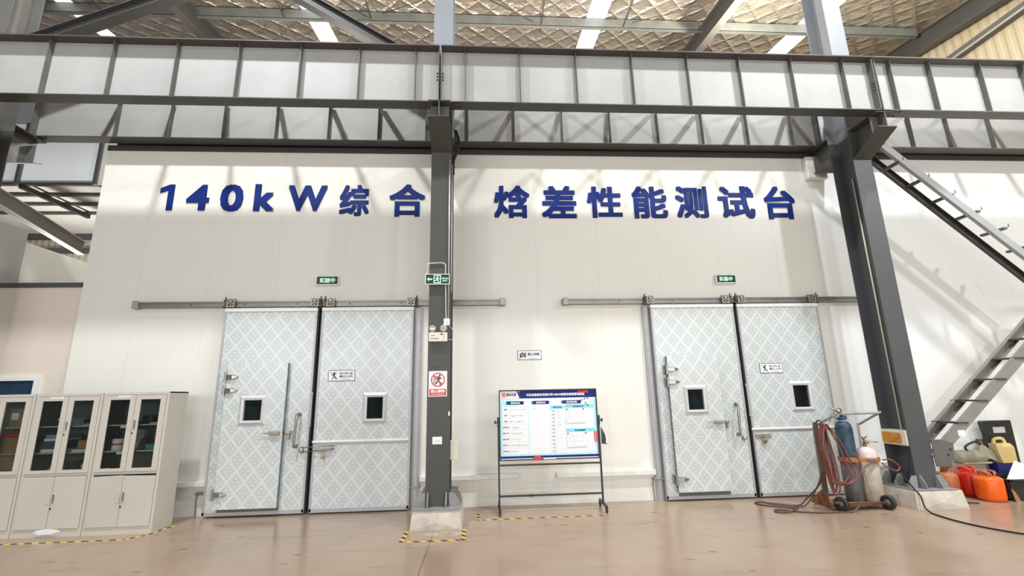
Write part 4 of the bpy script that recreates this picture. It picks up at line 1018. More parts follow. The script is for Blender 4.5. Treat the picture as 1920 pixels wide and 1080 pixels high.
# right cabinet
def can(m):
    m.use('white').lathe([(0, 0), (.075, 0), (.078, .012), (.078, .15), (.07, .165), (0, .165)], (-5.43, -.76, Sh1), 20); m.use('red').lathe([(.0781, .075), (.0786, .076), (.0786, .098), (.0781, .099)], (-5.43, -.76, Sh1), 20)
item('paint_can', 'white can with red print on the lower shelf of the right cabinet', 'can', can)
item('grey_carton', 'grey carton behind the white can in the right cabinet', 'box', bx('grey_box', -5.34, -5.17, -.62, -.50, Sh1, Sh1+.28))
item('small_block', 'small yellow block beside the white can', 'block', bx('jerry', -5.23, -5.18, -.84, -.76, Sh1, Sh1+.03))
item('teal_box', 'teal plastic box on the lower right shelf of the right cabinet', 'box', bx('teal', -5.02, -4.84, -.80, -.64, Sh1+.0, Sh1+.08))
item('orange_box', 'orange box beside the teal box in the right cabinet', 'box', bx('orange_box', -4.83, -4.72, -.80, -.60, Sh1, Sh1+.11))
item('leather_pouch', 'dark red brown pouch on the lower right shelf of the right cabinet', 'pouch', lambda m: m.use('rust_brown').hull([(-5.12, -.82, Sh1), (-5.04, -.82, Sh1), (-5.12, -.66, Sh1), (-5.04, -.66, Sh1), (-5.10, -.78, Sh1+.16), (-5.05, -.70, Sh1+.18)]))
item('folder', 'yellowish folder on the upper right shelf of the right cabinet', 'folder', bx('jerry', -5.0, -4.74, -.80, -.58, Sh2, Sh2+.02))
item('tool_case', 'black case on the upper right shelf of the right cabinet', 'case', bx('black', -5.13, -4.98, -.78, -.6, Sh2, Sh2+.12))
item('device', 'flat black device on the upper left shelf of the right cabinet', 'device', bx('black', -5.52, -5.18, -.80, -.6, Sh2, Sh2+.03))
item('paper_stack', 'white papers at the bottom right of the right cabinet', 'papers', lambda m: (m.use('paper').box(-5.02, -4.74, -.84, -.62, Sh0, Sh0+.015), m.box(-4.82, -4.74, -.82, -.66, Sh0+.016, Sh0+.07, .004)))
item('paper_stack', 'flat papers at the bottom left of the right cabinet', 'papers', bx('paper', -5.46, -5.22, -.84, -.66, Sh0, Sh0+.02))
item('tape_roll', 'yellow tape roll at the bottom left of the right cabinet', 'tape', lambda m: m.use('jerry').lathe([(.02, 0), (.04, 0), (.04, .045), (.02, .045)], (-5.51, -.80, Sh0), 16))
# crumpled white sheet on the plinth of the middle cabinet
item('plastic_wrap', 'crumpled white plastic wrap stuck on the plinth of the middle cabinet', 'wrap', lambda m: m.use('paper').hull([(-6.26, -.938, .06), (-6.22, -.95, .10), (-6.05, -.955, .115), (-5.92, -.95, .10), (-5.88, -.938, .07), (-6.0, -.953, .045), (-6.18, -.953, .04), (-6.1, -.937, .08)]))

# ------------------------------------------------------------------ whiteboard stand
by = -.52
bx0, bx1, bz0, bz1 = .262, 1.888, .775, 1.880
r = thing('whiteboard_stand', 'printed whiteboard on a black wheeled stand against the cream wall', 'whiteboard', ((bx0+bx1)/2, by, 0))
for x in (bx0-.012, bx1+.012): MB('black').box(x-.014, x+.014, by-.01, by+.018, .10, 1.42).build('post', r)
m = MB('black'); m.ring(bx0, bx1, bz0, bz1, .018, by-.026, by+.004); m.build('frame', r)
m = MB('black')
m.box(bx0-.012, bx1+.012, by-.006, by+.014, .692, .718); m.build('cross_rail', r)
m = MB('black'); m.box(bx0-.012, bx1+.012, by-.006, by+.014, .232, .258)
m.box(bx0+.45, bx0+.53, by-.009, by+.016, .228, .262); m.build('cross_rail', r)
for s, x in ((0, bx0-.012), (1, bx1+.012)):
    m = MB('black'); m.bar((x, by+.24, .105), (x, by-.22, .085), .03, .03); f = m.build('foot', r)
    for yy in (by+.22, by-.20):
        w = MB('black'); w.cyl((x-.013, yy, .032), (x+.013, yy, .032), .032, 16); w.box(x-.02, x+.02, yy-.012, yy+.012, .03, .085); w.build('castor', f)
    k = MB('black'); k.box(x-.02, x+.02, by-.03, by+.02, 1.30, 1.45, .004); k.cyl((x, by, 1.37), (x+(-.06 if s == 0 else .06), by, 1.37), .010, 8); k.cyl((x+(-.045 if s == 0 else .045), by, 1.37), (x+(-.065 if s == 0 else .065), by, 1.37), .028, 12); k.build('pivot_knob', r)
# printed sheet, drawn in board fractions u (left to right) and v (bottom to top)
y = by-.008
px0, px1, pz0, pz1 = bx0+.018, bx1-.018, bz0+.018, bz1-.018
PW, PH = px1-px0, pz1-pz0
def U(u): return px0+PW*u
def V(v): return pz0+PH*v
m = MB('sheet'); m.box(px0, px1, y, y+.006, pz0, pz1)
def R(mt, u0, u1, v0, v1, k=1): m.use(mt).box(U(u0), U(u1), y-.0004*k, y-.0004*(k-1), V(v0), V(v1))
R('cyan', 0, 1, .035, .865); R('navy', 0, 1, .0, .045, 2); R('sheet', 0, 1, .0, .012, 3)
R('navy', .20, 1, .885, 1.0); R('line', 0, .215, .878, .888, 1)
m.use('print_blue').prism([(U(.195), V(.888)), (U(.225), V(.888)), (U(.19), V(1)), (U(.165), V(1))], 'y', y-.0008, y)
m.use('sheet').prism([(U(0), V(.890)), (U(.20), V(.890)), (U(.17), V(1)), (U(0), V(1))], 'y', y-.0012, y)
m.use('red').prism([(U(.20), V(.890)), (U(.208), V(.890)), (U(.178), V(1)), (U(.170), V(1))], 'y', y-.0014, y)
R('red', .018, .062, .91, .975, 4); m.use('sheet').ring(U(.025), U(.055), V(.918), V(.967), .004, y-.0021, y-.0016); m.bar((U(.040), y-.0019, V(.925)), (U(.040), y-.0019, V(.96)), .0004, .004, (1, 0, 0))
m.use('ink').text('恩科空调', U(.068), U(.168), V(.918), V(.968), y-.0016, 0, .035)
m.use('sheet').text('冷冻设备股份有限公司140kW焓差实验室管理看板', U(.275), U(.885), V(.917), V(.958), y-.0012, 0, .03)
def pill(u0, u1, t):
    m.use('navy'); z0_, z1_ = V(.795), V(.845); rr = (z1_-z0_)/2
    m.prism([(U(u1), z0_), (U(u1), z1_), (U(u0)+rr, z1_), (U(u0)+rr*.3, z1_-rr*.3), (U(u0), (z0_+z1_)/2), (U(u0)+rr*.3, z0_+rr*.3), (U(u0)+rr, z0_)], 'y', y-.0018, y)
    m.use('sheet').disc(U(u0)+rr*1.0, (z0_+z1_)/2, .006, y-.0018, 8, .0004)
    m.use('sheet').text(t, U(u0+(u1-u0)*.27), U(u0+(u1-u0)*.80), V(.806), V(.834), y-.0021, 0, .03)
R('sheet', .02, .98, .77, .862, 2); R('cyan', 0, .20, .77, .865, 3); R('cyan', .93, 1, .77, .865, 3)
pill(.06, .245, '测试信息'); pill(.325, .51, '测试性能分析'); pill(.635, .845, '测试问题点管理')
# left table
R('sheet', .022, .288, .072, .765, 2)
rows = ('编号', '型号', '类型', '测试标准', '测试人员', '测试日期', '测试工况', '样机确认')
hh = (.765-.072)/8
for k in range(8):
    v0 = .765-hh*(k+1)
    R('line', .022, .288, v0, v0+.0022, 3)
    t = rows[k]; w = .034 if len(t) == 2 else .062
    m.use('ink').text(t, U(.058-w/2), U(.058+w/2), V(v0+hh*.38), V(v0+hh*.64), y-.0013, 0, .02)
R('line', .095, .097, .072, .765, 3)
# handwriting strokes
rnd = random.Random(3)
def scribble(u0, u1, vc, h, mt='ink', wt=.0042):
    m.use(mt); u = u0
    while u < u1:
        w = rnd.uniform(.008, .013)
        pts = [(u+w*rnd.uniform(0, .8), vc+h*rnd.uniform(-.5, .5)) for _ in range(4)]
        for a, b in zip(pts, pts[1:]):
            if math.hypot((a[0]-b[0])*PW, (a[1]-b[1])*PH) > .003: m.bar((U(a[0]), y-.0014, V(a[1])), (U(b[0]), y-.0014, V(b[1])), .0004, wt, (.6, 0, .8))
        u += w+rnd.uniform(.002, .007)
ends = (.265, .225, .23, .20, .225, .205, .275, .185)
for k in range(8): scribble(.108, ends[k], .765-hh*(k+.55), .028, 'ink', .0045 if k not in (0, 5) else .0028)
R('sheet', .298, .512, .072, .765, 2)
scribble(.335, .375, .725, .02)
# month table
R('sheet', .518, .672, .072, .715, 2); R('cyan_deep', .518, .665, .718, .768, 2)
m.use('navy').text('测试评分值', U(.548), U(.635), V(.730), V(.756), y-.0012, 0, .03)
hm = (.715-.072)/12
for k in range(12):
    v0 = .715-hm*(k+1); R('line', .518, .672, v0, v0+.0018, 3)
    m.use('ink').text('%d月' % (k+1), U(.532), U(.560), V(v0+hm*.32), V(v0+hm*.70), y-.0013, 0, .015)
R('line', .575, .577, .072, .715, 3)
for k in range(5): scribble(.597, .613, .715-hm*(k+.5), .03, 'ink', .003)
# right column
R('cyan_deep', .675, .975, .728, .775, 2); m.use('navy').text('测试问题点记录', U(.755), U(.865), V(.738), V(.762), y-.0012, 0, .03)
R('sheet', .678, .972, .428, .725, 2); R('cyan_deep', .675, .975, .372, .422, 2); m.use('navy').text('测试数据编辑', U(.765), U(.875), V(.384), V(.410), y-.0012, 0, .03)
R('sheet', .678, .972, .072, .370, 2)
m.keepn = True
m.build('printed_sheet', r)
def sheet_paper(label, u0, u1, v0, v1):
    q = thing('pinned_paper', label, 'paper', ((U(u0)+U(u1))/2, y-.002, V(v0)))
    MB('paper').add([(U(u0), y-.002, V(v1)), (U(u1), y-.002, V(v1)), (U(u1), y-.012, V(v0)+.012), (U(u0), y-.010, V(v0)),
                     (U(u0), y-.0012, V(v1)), (U(u1), y-.0012, V(v1)), (U(u1), y-.011, V(v0)+.012), (U(u0), y-.009, V(v0))], [(0,1,2,3), (7,6,5,4), (0,4,5,1), (1,5,6,2), (2,6,7,3), (3,7,4,0)]).build('sheet', q)
    p = MB('line'); yy = y-.0112
    p.ring(U(u0)+.035, U(u1)-.045, V(v0)+.075, V(v1)-.03, .0035, yy+.002, yy+.003)
    for k in range(1, 4): p.box(U(u0)+.035, U(u1)-.045, yy+.002, yy+.003, V(v0)+.075+k*.026, V(v0)+.0765+k*.026)
    p.box(U(u0)+.07, U(u0)+.20, yy, yy+.001, V(v0)+.035, V(v0)+.038)
    p.build('print', q)
sheet_paper('white paper pinned at the upper right of the whiteboard', .688, .885, .505, .715)
sheet_paper('white paper pinned at the lower right of the whiteboard', .688, .885, .155, .360)
mg = [(.855, .848), (.885, .866), (.915, .872), (.893, .805), (.912, .772), (.693, .708), (.865, .712), (.693, .352), (.877, .352)]
ml = ['leftmost magnet in the whiteboard corner cluster', 'top middle magnet in the whiteboard corner cluster', 'top right magnet in the whiteboard corner cluster', 'middle magnet in the whiteboard corner cluster', 'lowest magnet in the whiteboard corner cluster', 'magnet at the top left of the upper pinned paper', 'magnet at the top right of the upper pinned paper', 'magnet at the top left of the lower pinned paper', 'magnet at the top right of the lower pinned paper']
for (u, v), lb in zip(mg, ml):
    q = MB('ink'); q.lathe([(0, .0), (.011, .0), (.011, .006), (.009, .009), (0, .009)], (U(u), y-.0022, V(v)), 12, Matrix.Rotation(math.pi/2, 4, 'X')); tag(q.build('magnet'), 'small dark '+lb, 'magnet', 'dark magnets on the whiteboard')
q = thing('board_eraser', 'red board eraser at the bottom edge of the whiteboard', 'eraser', (U(.375), by-.04, bz0))
MB('red').box(U(.335), U(.41), by-.052, by-.028, bz0-.004, bz0+.06, .006).build('body', q); MB('ink').box(U(.34), U(.405), by-.028, by-.020, bz0, bz0+.056).build('felt_pad', q)
q = MB('white'); q.cyl((U(.43), by-.035, bz0+.018), (U(.56), by-.035, bz0+.020), .011, 10); q.use('navy').cyl((U(.415), by-.035, bz0+.018), (U(.43), by-.035, bz0+.018), .012, 10)
tag(q.build('marker_pen'), 'white marker pen beside the red eraser', 'marker')
q = MB('red'); q.box(U(.965), U(.993), y-.010, y-.002, V(.23), V(.375)); q.use('paper')
for k in range(6): q.prism([(U(.971), V(.242+k*.022)), (U(.987), V(.242+k*.022)), (U(.979), V(.256+k*.022))], 'y', y-.0105, y-.0098)
tag(q.build('magnetic_strip'), 'red magnetic strip with white marks at the right edge of the board', 'strip')
q = MB('red'); q.box(U(.815), U(.925), y-.006, y-.002, V(.955), V(.99)); q.use('ink')
for k in range(4): q.disc(U(.83+k*.026), V(.972), .011, y-.006, 12, .001)
tag(q.build('magnet_strip'), 'red strip of round magnets at the top right of the board', 'strip')
q = MB('bag'); q.hull([(bx1+.035, by-.03, 1.27), (bx1+.05, by+.03, 1.27), (bx1+.03, by-.05, 1.0), (bx1+.125, by-.045, .99), (bx1+.13, by+.03, 1.03), (bx1+.09, by-.05, 1.16), (bx1+.06, by-.06, 1.1)]); q.use('paper').hull([(bx1+.10, by-.056, 1.0), (bx1+.125, by-.056, 1.02), (bx1+.12, by-.056, 1.09), (bx1+.105, by-.05, 1.06)])
tag(q.build('cloth_bag'), 'dark bag hanging on the right side of the whiteboard', 'bag')

# ------------------------------------------------------------------ gas cylinder cart
ccx, ccy = 5.72, -.98
r = thing('cylinder_cart', 'rusty two-wheeled gas cylinder cart before the right doors', 'cart', (ccx, ccy, 0))
m = MB('rust'); m.box(5.30, 6.16, -1.14, -.72, .055, .075); m.build('base_plate', r)
for x in (5.25, 6.16):
    m = MB('rust'); m.prism([(-1.16, .03), (-.66, .03), (-.70, .10), (-.95, .27), (-1.02, .27)], 'x', x-.008, x+.008)
    m.prism([(x-.10, .03), (x+.02, .03), (x+.02, .20)], 'y', -.86, -.845); m.build('side_plate', r)
MB('rust_brown').cyl((5.24, -1.20, .125), (6.10, -1.20, .10), .018, 10).build('axle', r)
for x in (5.34, 6.08):
    m = MB('black'); m.X = Matrix.Translation((x, -1.20, .105)) @ Matrix.Rotation(.35, 4, 'Z')
    m.lathe([(.04, -.026), (.085, -.028), (.105, -.02), (.105, .02), (.085, .028), (.04, .026)], (0, 0, 0), 22, Matrix.Rotation(math.pi/2, 4, 'Y')); w = m.build('wheel', r)
    h = MB('rust_brown'); h.X = Matrix.Translation((x, -1.20, .105)) @ Matrix.Rotation(.35, 4, 'Z'); h.lathe([(0, -.034), (.05, -.030), (.05, .030), (0, .034)], (0, 0, 0), 16, Matrix.Rotation(math.pi/2, 4, 'Y')); h.build('hub', w)
m = MB('cart_grey')
m.tube(curve_pts([(6.22, -.70, .06), (6.22, -.70, .55), (6.22, -.70, 1.16), (6.235, -.74, 1.22), (6.26, -1.12, 1.40), (6.24, -1.14, 1.405), (6.15, -1.14, 1.405), (5.72, -1.14, 1.405), (5.60, -1.13, 1.40), (5.53, -1.06, 1.36), (5.44, -.76, 1.20), (5.44, -.70, 1.10), (5.44, -.70, .5), (5.44, -.70, .06)], 5), .019, 10)
m.build('push_handle', r)
m = MB('rust_brown'); m.box(5.22, 5.27, -1.06, -1.01, .05, 1.28); m.tube(curve_pts([(5.245, -1.04, 1.26), (5.25, -1.10, 1.31), (5.26, -1.16, 1.30), (5.26, -1.17, 1.27)], 5), .012, 8); m.cyl((5.18, -1.04, .98), (5.30, -1.04, .98), .008, 6); m.build('hose_post', r)
# clamp band round both cylinders
cb, cw = (5.78, -.93), (6.05, -.98)
def band_path(z, o):
    pts = []
    for k in range(10): a = math.radians(100+k*17); pts.append((cb[0]+(.125+o)*math.cos(a), cb[1]+(.125+o)*math.sin(a), z))
    for k in range(12): a = math.radians(-90+k*17); pts.append((cw[0]+(.145+o)*math.cos(a), cw[1]+(.145+o)*math.sin(a), z))
    return pts
P_ = band_path(.70, .012); m = MB('strap'); n = len(P_); vs = []
for p in P_:
    c0 = Vector(((cb[0]+cw[0])/2, (cb[1]+cw[1])/2, .70)); d = (Vector(p)-c0).normalized()*.008
    vs += [Vector(p)+Vector((0, 0, -.03)), Vector(p)+d+Vector((0, 0, -.03)), Vector(p)+d+Vector((0, 0, .03)), Vector(p)+Vector((0, 0, .03))]
m.add(vs, [(4*i+k, 4*i+(k+1) % 4, 4*((i+1) % n)+(k+1) % 4, 4*((i+1) % n)+k) for i in range(n) for k in range(4)]); m.use('chrome').box(5.93, 6.06, -1.155, -1.138, .68, .72, .004)
m.build('clamp_band', r)
r = thing('gas_cylinder', 'tall blue oxygen-type cylinder with grey lower body on the cart', 'gas cylinder', (cb[0], cb[1], .077))
m = MB('cyl_dark'); m.lathe([(0, .08), (.115, .08), (.122, .10), (.122, .74)], (*cb, 0), 28); m.build('lower_body', r)
m = MB('cyl_blue'); m.lathe([(.122, .74), (.1225, .75), (.122, 1.16), (.112, 1.215), (.085, 1.26), (.045, 1.285), (0, 1.285)], (*cb, 0), 28); m.build('upper_body', r)
m = MB('white'); m.lathe([(.046, 1.278), (.050, 1.28), (.050, 1.30), (.0, 1.30)], (*cb, 0), 18); m.build('neck_ring', r)
m = MB('cap_blue'); m.tube([(cb[0]+.052*math.cos(a*math.pi/9), cb[1]+.052*math.sin(a*math.pi/9), 1.325+.008*math.cos(a*math.pi/9)) for a in range(18)], .024, 10, closed=True); m.build('blue_ring', r)
m = MB('cap_blue'); m.lathe([(0, 1.30), (.022, 1.30), (.020, 1.37), (.0, 1.37)], (*cb, 0), 12); m.lathe([(0, 1.37), (.034, 1.37), (.040, 1.39), (.030, 1.41), (0, 1.415)], (cb[0], cb[1], 0), 10); m.cyl((cb[0], cb[1]-.02, 1.345), (cb[0]+.05, cb[1]-.04, 1.36), .012, 8); m.build('valve', r)
r = thing('gas_cylinder', 'shorter cream cylinder with pinkish shoulder on the cart', 'gas cylinder', (cw[0], cw[1], .077))
m = MB('cyl_white'); m.lathe([(0, .08), (.13, .08), (.14, .105), (.14, .70)], (*cw, 0), 28); m.build('body', r)
m = MB('cyl_pink'); m.lathe([(.14, .70), (.1405, .71), (.138, .79), (.115, .845), (.075, .875), (.03, .89), (0, .89)], (*cw, 0), 28); m.build('shoulder', r)
m = MB('brass'); m.lathe([(0, .885), (.026, .885), (.024, .94), (.016, .96), (.016, 1.01), (0, 1.01)], (*cw, 0), 12); m.cyl((cw[0], cw[1], .975), (cw[0]+.17, cw[1]-.07, .955), .010, 8); m.cyl((cw[0], cw[1], .99), (cw[0]-.05, cw[1]-.03, 1.03), .012, 8); m.cyl((cw[0]-.03, cw[1]-.04, .95), (cw[0]+.03, cw[1]-.04, .95), .022, 12); m.cyl((cw[0]-.02, cw[1]-.02, 1.005), (cw[0]+.035, cw[1]-.03, 1.045), .010, 8); m.build('valve', r)
# chrome welding torch / regulator on the handle
r = thing('gas_regulator', 'chrome regulator clipped on the cart handle left of the blue valve', 'regulator', (5.60, -1.13, 1.36))
m = MB('chrome'); m.lathe([(0, -.02), (.036, -.02), (.04, 0), (.036, .02), (0, .02)], (5.585, -1.15, 1.455), 14, Matrix.Rotation(1.2, 4, 'X')); m.cyl((5.585, -1.13, 1.455), (5.60, -1.13, 1.41), .014, 8); m.cyl((5.59, -1.14, 1.45), (5.625, -1.14, 1.43), .02, 10); m.build('gauge', r)
m = MB('zinc'); m.cyl((5.575, -1.15, 1.455), (5.44, -1.17, 1.49), .014, 8); m.hull([(5.46, -1.17, 1.47), (5.42, -1.17, 1.48), (5.41, -1.175, 1.51), (5.45, -1.165, 1.51)]); m.build('lever', r)
m = MB('cart_grey'); m.tube(curve_pts([(5.565, -1.14, 1.44), (5.48, -1.15, 1.42), (5.44, -1.13, 1.36), (5.45, -1.10, 1.28)], 5), .009, 8); m.build('feed_pipe', r)
# hoses hung on the post
rn = random.Random(11)
def hose(lb, pts, mt='hose', rad=.011, n=7, closed=False):
    m = MB(mt); m.tube(curve_pts(pts, n, closed), rad, 8, closed=closed); tag(m.build('gas_hose'), lb, 'hose')
labs = ['red hose loop hanging nearest the cart post', 'red hose loop hanging second from the cart post', 'red brown hose loop hanging third from the cart post', 'red brown hose loop hanging fourth from the cart post', 'dusty hose loop hanging behind the others on the post', 'long red hose loop swinging over the blue cylinder', 'red hose loop reaching down across both cylinders']
for k in range(7):
    w = (.05, .075, .10, .12, .06, .26, .33)[k]; zb = (.42, .34, .27, .23, .30, .40, .38)[k]; yo = -1.10-.02*k
    hose(labs[k], [(5.255, yo-.02, 1.27), (5.235-.2*w, yo-.03, .95), (5.225, yo-.03, .6), (5.25, yo-.03, zb+.06), (5.25+w*.5, yo-.03, zb), (5.25+w, yo-.03, zb+.10), (5.25+w*1.02, yo-.03, .62), (5.25+w*.6, yo-.03, 1.0), (5.275, yo-.03, 1.26)], 'hose' if k not in (4,) else 'hose_dark', .0115)
hose('red hose bight swinging out over the cream cylinder', [(5.30, -1.26, .46), (5.45, -1.27, .40), (5.64, -1.27, .50), (5.70, -1.27, .66), (5.66, -1.26, .78), (5.60, -1.24, .84)], 'hose')
hose('short red hose curl beside the right handle tube', [(6.18, -1.12, .70), (6.30, -1.14, .70), (6.40, -1.16, .60), (6.34, -1.16, .54), (6.22, -1.14, .60), (6.16, -1.12, .66)], 'hose')
# hose on the floor
hose('red brown hose lying in loops on the floor before the doors', [(5.20, -1.10, .55), (5.17, -1.0, .34), (5.06, -.80, .10), (4.93, -.80, .02), (4.70, -.62, .014), (4.52, -.46, .014), (4.40, -.50, .014), (4.42, -.66, .014), (4.60, -.80, .014), (4.78, -.96, .014), (4.72, -1.08, .038), (4.50, -1.16, .014), (4.38, -1.10, .014), (4.46, -.98, .014), (4.70, -1.14, .014), (4.95, -1.24, .014), (5.20, -1.26, .014), (5.42, -1.27, .014), (5.55, -1.26, .07), (5.62, -1.25, .16)], 'hose_dark', .0125, 8)
hose('thinner hose hanging from the post down to the floor loops', [(5.21, -1.12, .86), (5.18, -1.10, .55), (5.12, -.98, .26), (5.02, -.86, .04), (4.9, -.84, .014), (4.74, -.72, .014), (4.56, -.54, .014)], 'hose_dark', .010, 8)

# ------------------------------------------------------------------ things by the right column
r = thing('switch_box', 'cream switch box with orange label on the web of the right column', 'box', (6.75, -.86, .88))
MB('cream').box(6.66, 6.84, -1.10, -.62, .885, 1.12, .012).build('body', r); MB('orange_label').box(6.652, 6.662, -1.0, -.645, .915, 1.08).build('front_plate', r)
m = MB('cream'); m.tube([(6.825, -.86, 5.55), (6.825, -.86, 1.12)], .014, 8); tag(m.build('conduit'), 'thin cream conduit running down the web of the right column', 'conduit')
# gusset joining the stairs
r = thing('steel_staircase', 'steep steel stairs zigzagging up beside the right column', 'stairs', (8.6, -.95, .6))
YF, YB = -1.13, -.72
def stringer(nm, y_, p0, p1, mt, h=.15):
    m = MB(mt); p0 = (p0[0], y_, p0[1]); p1 = (p1[0], y_, p1[1]); m.bar(p0, p1, .012, h)
    d = (Vector(p1)-Vector(p0)).normalized(); u = Vector((-d.z, 0, d.x))*(h/2-.005); s = .03 if y_ < -.9 else -.03
    for q in (1, -1): m.bar(Vector(p0)+u*q+Vector((0, s, 0)), Vector(p1)+u*q+Vector((0, s, 0)), .06, .01, u)
    m.build(nm, r)
stringer('stringer', YF, (7.03, .70), (10.15, 3.24), 'stair_pale'); stringer('stringer', YB, (7.06, .74), (10.15, 3.26), 'stair_pale')
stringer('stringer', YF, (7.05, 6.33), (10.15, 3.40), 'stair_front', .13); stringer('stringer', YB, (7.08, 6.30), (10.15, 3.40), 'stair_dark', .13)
for k in range(7):
    x, z = 7.62+.42*k, 1.22+.335*k
    MB('stair_dark').box(x-.09, x+.09, YF-.02, YB+.03, z-.012, z+.012).build('tread', r)
for k in range(7):
    x, z = 7.14+.424*k, 6.11-.33*k-.33*.0
    z = 5.78-(x-7.56)*.752 if k else 6.1
    m = MB('steel_mid'); m.box(x-.035, x+.035, YF-.0, YB+.0, z-.02, z+.02)
    m.prism([(x+.04, z+.02), (x+.06, z+.02), (x+.055, z+.085)], 'y', YF-.015, YF-.005); m.build('tread', r)
MB('steel_mid').prism([(7.02, .58), (7.22, .58), (7.36, .74), (7.37, .92), (7.16, .98), (7.02, .98)], 'y', YF-.02, YF-.006).build('gusset_plate', r)
for x, z in ((7.30, .83), (7.25, .75)): MB('black').cyl((x, YF-.022, z), (x, YF-.032, z), .014, 6).build('bolt', r)
m = MB('paper'); m.box(7.50, 7.62, YF-.012, YF-.008, 1.02, 1.11); m.build('label_card', r)
MB('steel_mid').box(10.0, 11.2, -1.2, -.6, 3.22, 3.30).build('landing', r)
m = MB('steel_mid'); m.box(10.9, 11.0, -.95, -.85, 0, 3.22); m.build('landing_post', r)
# refrigerant tanks
def tank(label, x, y_, rad, h, mt, collar=True, tilt=0):
    q = thing('refrigerant_tank', label, 'tank', (x, y_, 0))
    T = Matrix.Translation((x, y_, 0)) @ Matrix.Rotation(tilt, 4, 'Y')
    m = MB(mt); m.X = T; m.lathe([(0, .02), (rad*.8, .0), (rad*.93, .02), (rad, .06), (rad, h*.80), (rad*.95, h*.90), (rad*.78, h*.97), (rad*.4, h), (0, h)], (0, 0, 0), 30); m.build('body', q)
    c = MB('tank_brown' if mt != 'tank_red' else 'tank_red'); c.X = T
    if collar:
        for a0, a1 in ((-70, 70), (110, 250)):
            pts = [(rad*.52*math.cos(math.radians(a)), rad*.52*math.sin(math.radians(a)), h+.03+.035*math.sin(math.radians((a-a0)/(a1-a0)*180))) for a in range(a0, a1+1, 14)]
            c.tube(pts, .02, 6); 
            for e in (pts[0], pts[-1]): c.cyl((e[0], e[1], h-.02), (e[0], e[1], h+.035), .014, 6)
        c.build('collar', q)
    v = MB('brass'); v.X = T; v.cyl((0, 0, h-.005), (0, 0, h+.05), .016, 10); v.cyl((-.04, 0, h+.03), (.04, 0, h+.03), .012, 8); v.cyl((0, 0, h+.05), (0, 0, h+.062), .024, 10); v.build('valve', q)
tank('bright orange refrigerant tank standing in front', 8.12, -.86, .185, .375, 'tank_orange')
tank('red refrigerant tank half hidden behind the orange tank', 8.17, -.49, .17, .385, 'tank_red')
tank('brownish orange tank behind the concrete footing with copper pipes', 7.80, -.47, .16, .385, 'tank_brown', False)
for k, (dx, h) in enumerate(((-.09, .14), (-.05, .11), (.0, .10), (.035, .14), (.06, .16))):
    m = MB('copper'); m.tube(curve_pts([(7.78+dx*.6, -.47, .385), (7.78+dx, -.52, .38+h*.6), (7.78+dx*1.3, -.53, .38+h), (7.78+dx*1.3+.03, -.53, .38+h*.9), (7.80+dx, -.52, .38+h*.4)], 5), .010, 6)
    tag(m.build('copper_pipe'), ('leftmost', 'second', 'third', 'fourth', 'rightmost')[k]+' bent copper pipe sticking up behind the brown tank', 'pipe', 'copper pipes by the brown tank')
# carton, pump, tub and cans
item('carton', 'open pale carton behind the orange tanks', 'carton', lambda m: (m.use('carton').box(8.17, 8.74, -.30, -.03, 0, .47), m.prism([(8.17, .47), (8.74, .47), (8.80, .50), (8.11, .50)], 'y', -.03, -.025), m.prism([(-.30, .47), (-.40, .485), (-.40, .48), (-.30, .465)], 'x', 8.17, 8.74)))
r = thing('storage_tub', 'black plastic storage tub at the right edge of the floor', 'tub', (8.72, -.72, 0))
m = MB('black'); 
for (a, b, c_, d) in ((8.36, 9.16, -.98, -.94), (8.36, 9.16, -.50, -.46), (8.36, 8.40, -.94, -.50), (9.12, 9.16, -.94, -.50)): m.box(a, b, c_, d, 0.02, .30, .006)
m.box(8.36, 9.16, -.98, -.46, 0, .025); m.build('bin', r)
m = MB('black')
for (a, b, c_, d) in ((8.32, 9.20, -1.02, -.97), (8.32, 9.20, -.47, -.42), (8.32, 8.37, -1.02, -.42), (9.15, 9.20, -1.02, -.42)): m.box(a, b, c_, d, .295, .325, .008)
m.build('rim', r)
item('white_panel', 'white louvred panel leaning out of the black tub', 'panel', lambda m: (m.use('paper').bar((8.62, -.74, .10), (9.02, -.66, .50), .20, .02, (-.6, -.6, .5)), ))
item('cardboard_piece', 'torn cardboard piece leaning on the black tub', 'cardboard', lambda m: m.use('card').prism([(8.33, .0), (8.42, .0), (8.34, .16), (8.29, .20)], 'y', -1.035, -1.025))
r = thing('vacuum_pump', 'grey green vacuum pump with a black handle behind the tanks', 'pump', (8.55, -.42, .47))
m = MB('pump_green'); T = Matrix.Translation((8.55, -.26, .585)) @ Matrix.Rotation(math.pi/2, 4, 'Y'); m.X = T
m.lathe([(0, -.30), (.08, -.30), (.108, -.26), (.112, -.1), (.112, .10), (.105, .2), (.085, .26), (0, .27)], (0, 0, 0), 24); m.build('motor', r)
m = MB('pump_green'); m.hull([(8.62, -.36, .62), (8.62, -.16, .62), (8.92, -.36, .50), (8.92, -.16, .50), (8.74, -.34, .78), (8.80, -.20, .78), (8.90, -.34, .66), (8.66, -.34, .76)]); m.build('housing', r)
m = MB('black'); m.tube(curve_pts([(8.46, -.30, .68), (8.44, -.30, .75), (8.56, -.30, .81), (8.68, -.30, .83), (8.72, -.30, .77)], 5), .018, 8); m.use('rust_brown').cyl((8.69, -.30, .80), (8.71, -.30, .87), .03, 12); m.build('handle', r)
m = MB('pump_green'); m.box(8.30, 8.80, -.38, -.14, .47, .50, .006); m.build('base', r)
r = thing('jerry_can', 'cream yellow plastic can with moulded handle at the right edge', 'can', (9.05, -.34, .48))
m = MB('jerry'); m.hull([(x, y_, z) for x in (8.95, 9.22) for y_ in (-.42, -.25) for z in (.48, .74)]+[(x, y_, .80) for x in (8.90, 9.18) for y_ in (-.40, -.28)]); m.build('body', r)
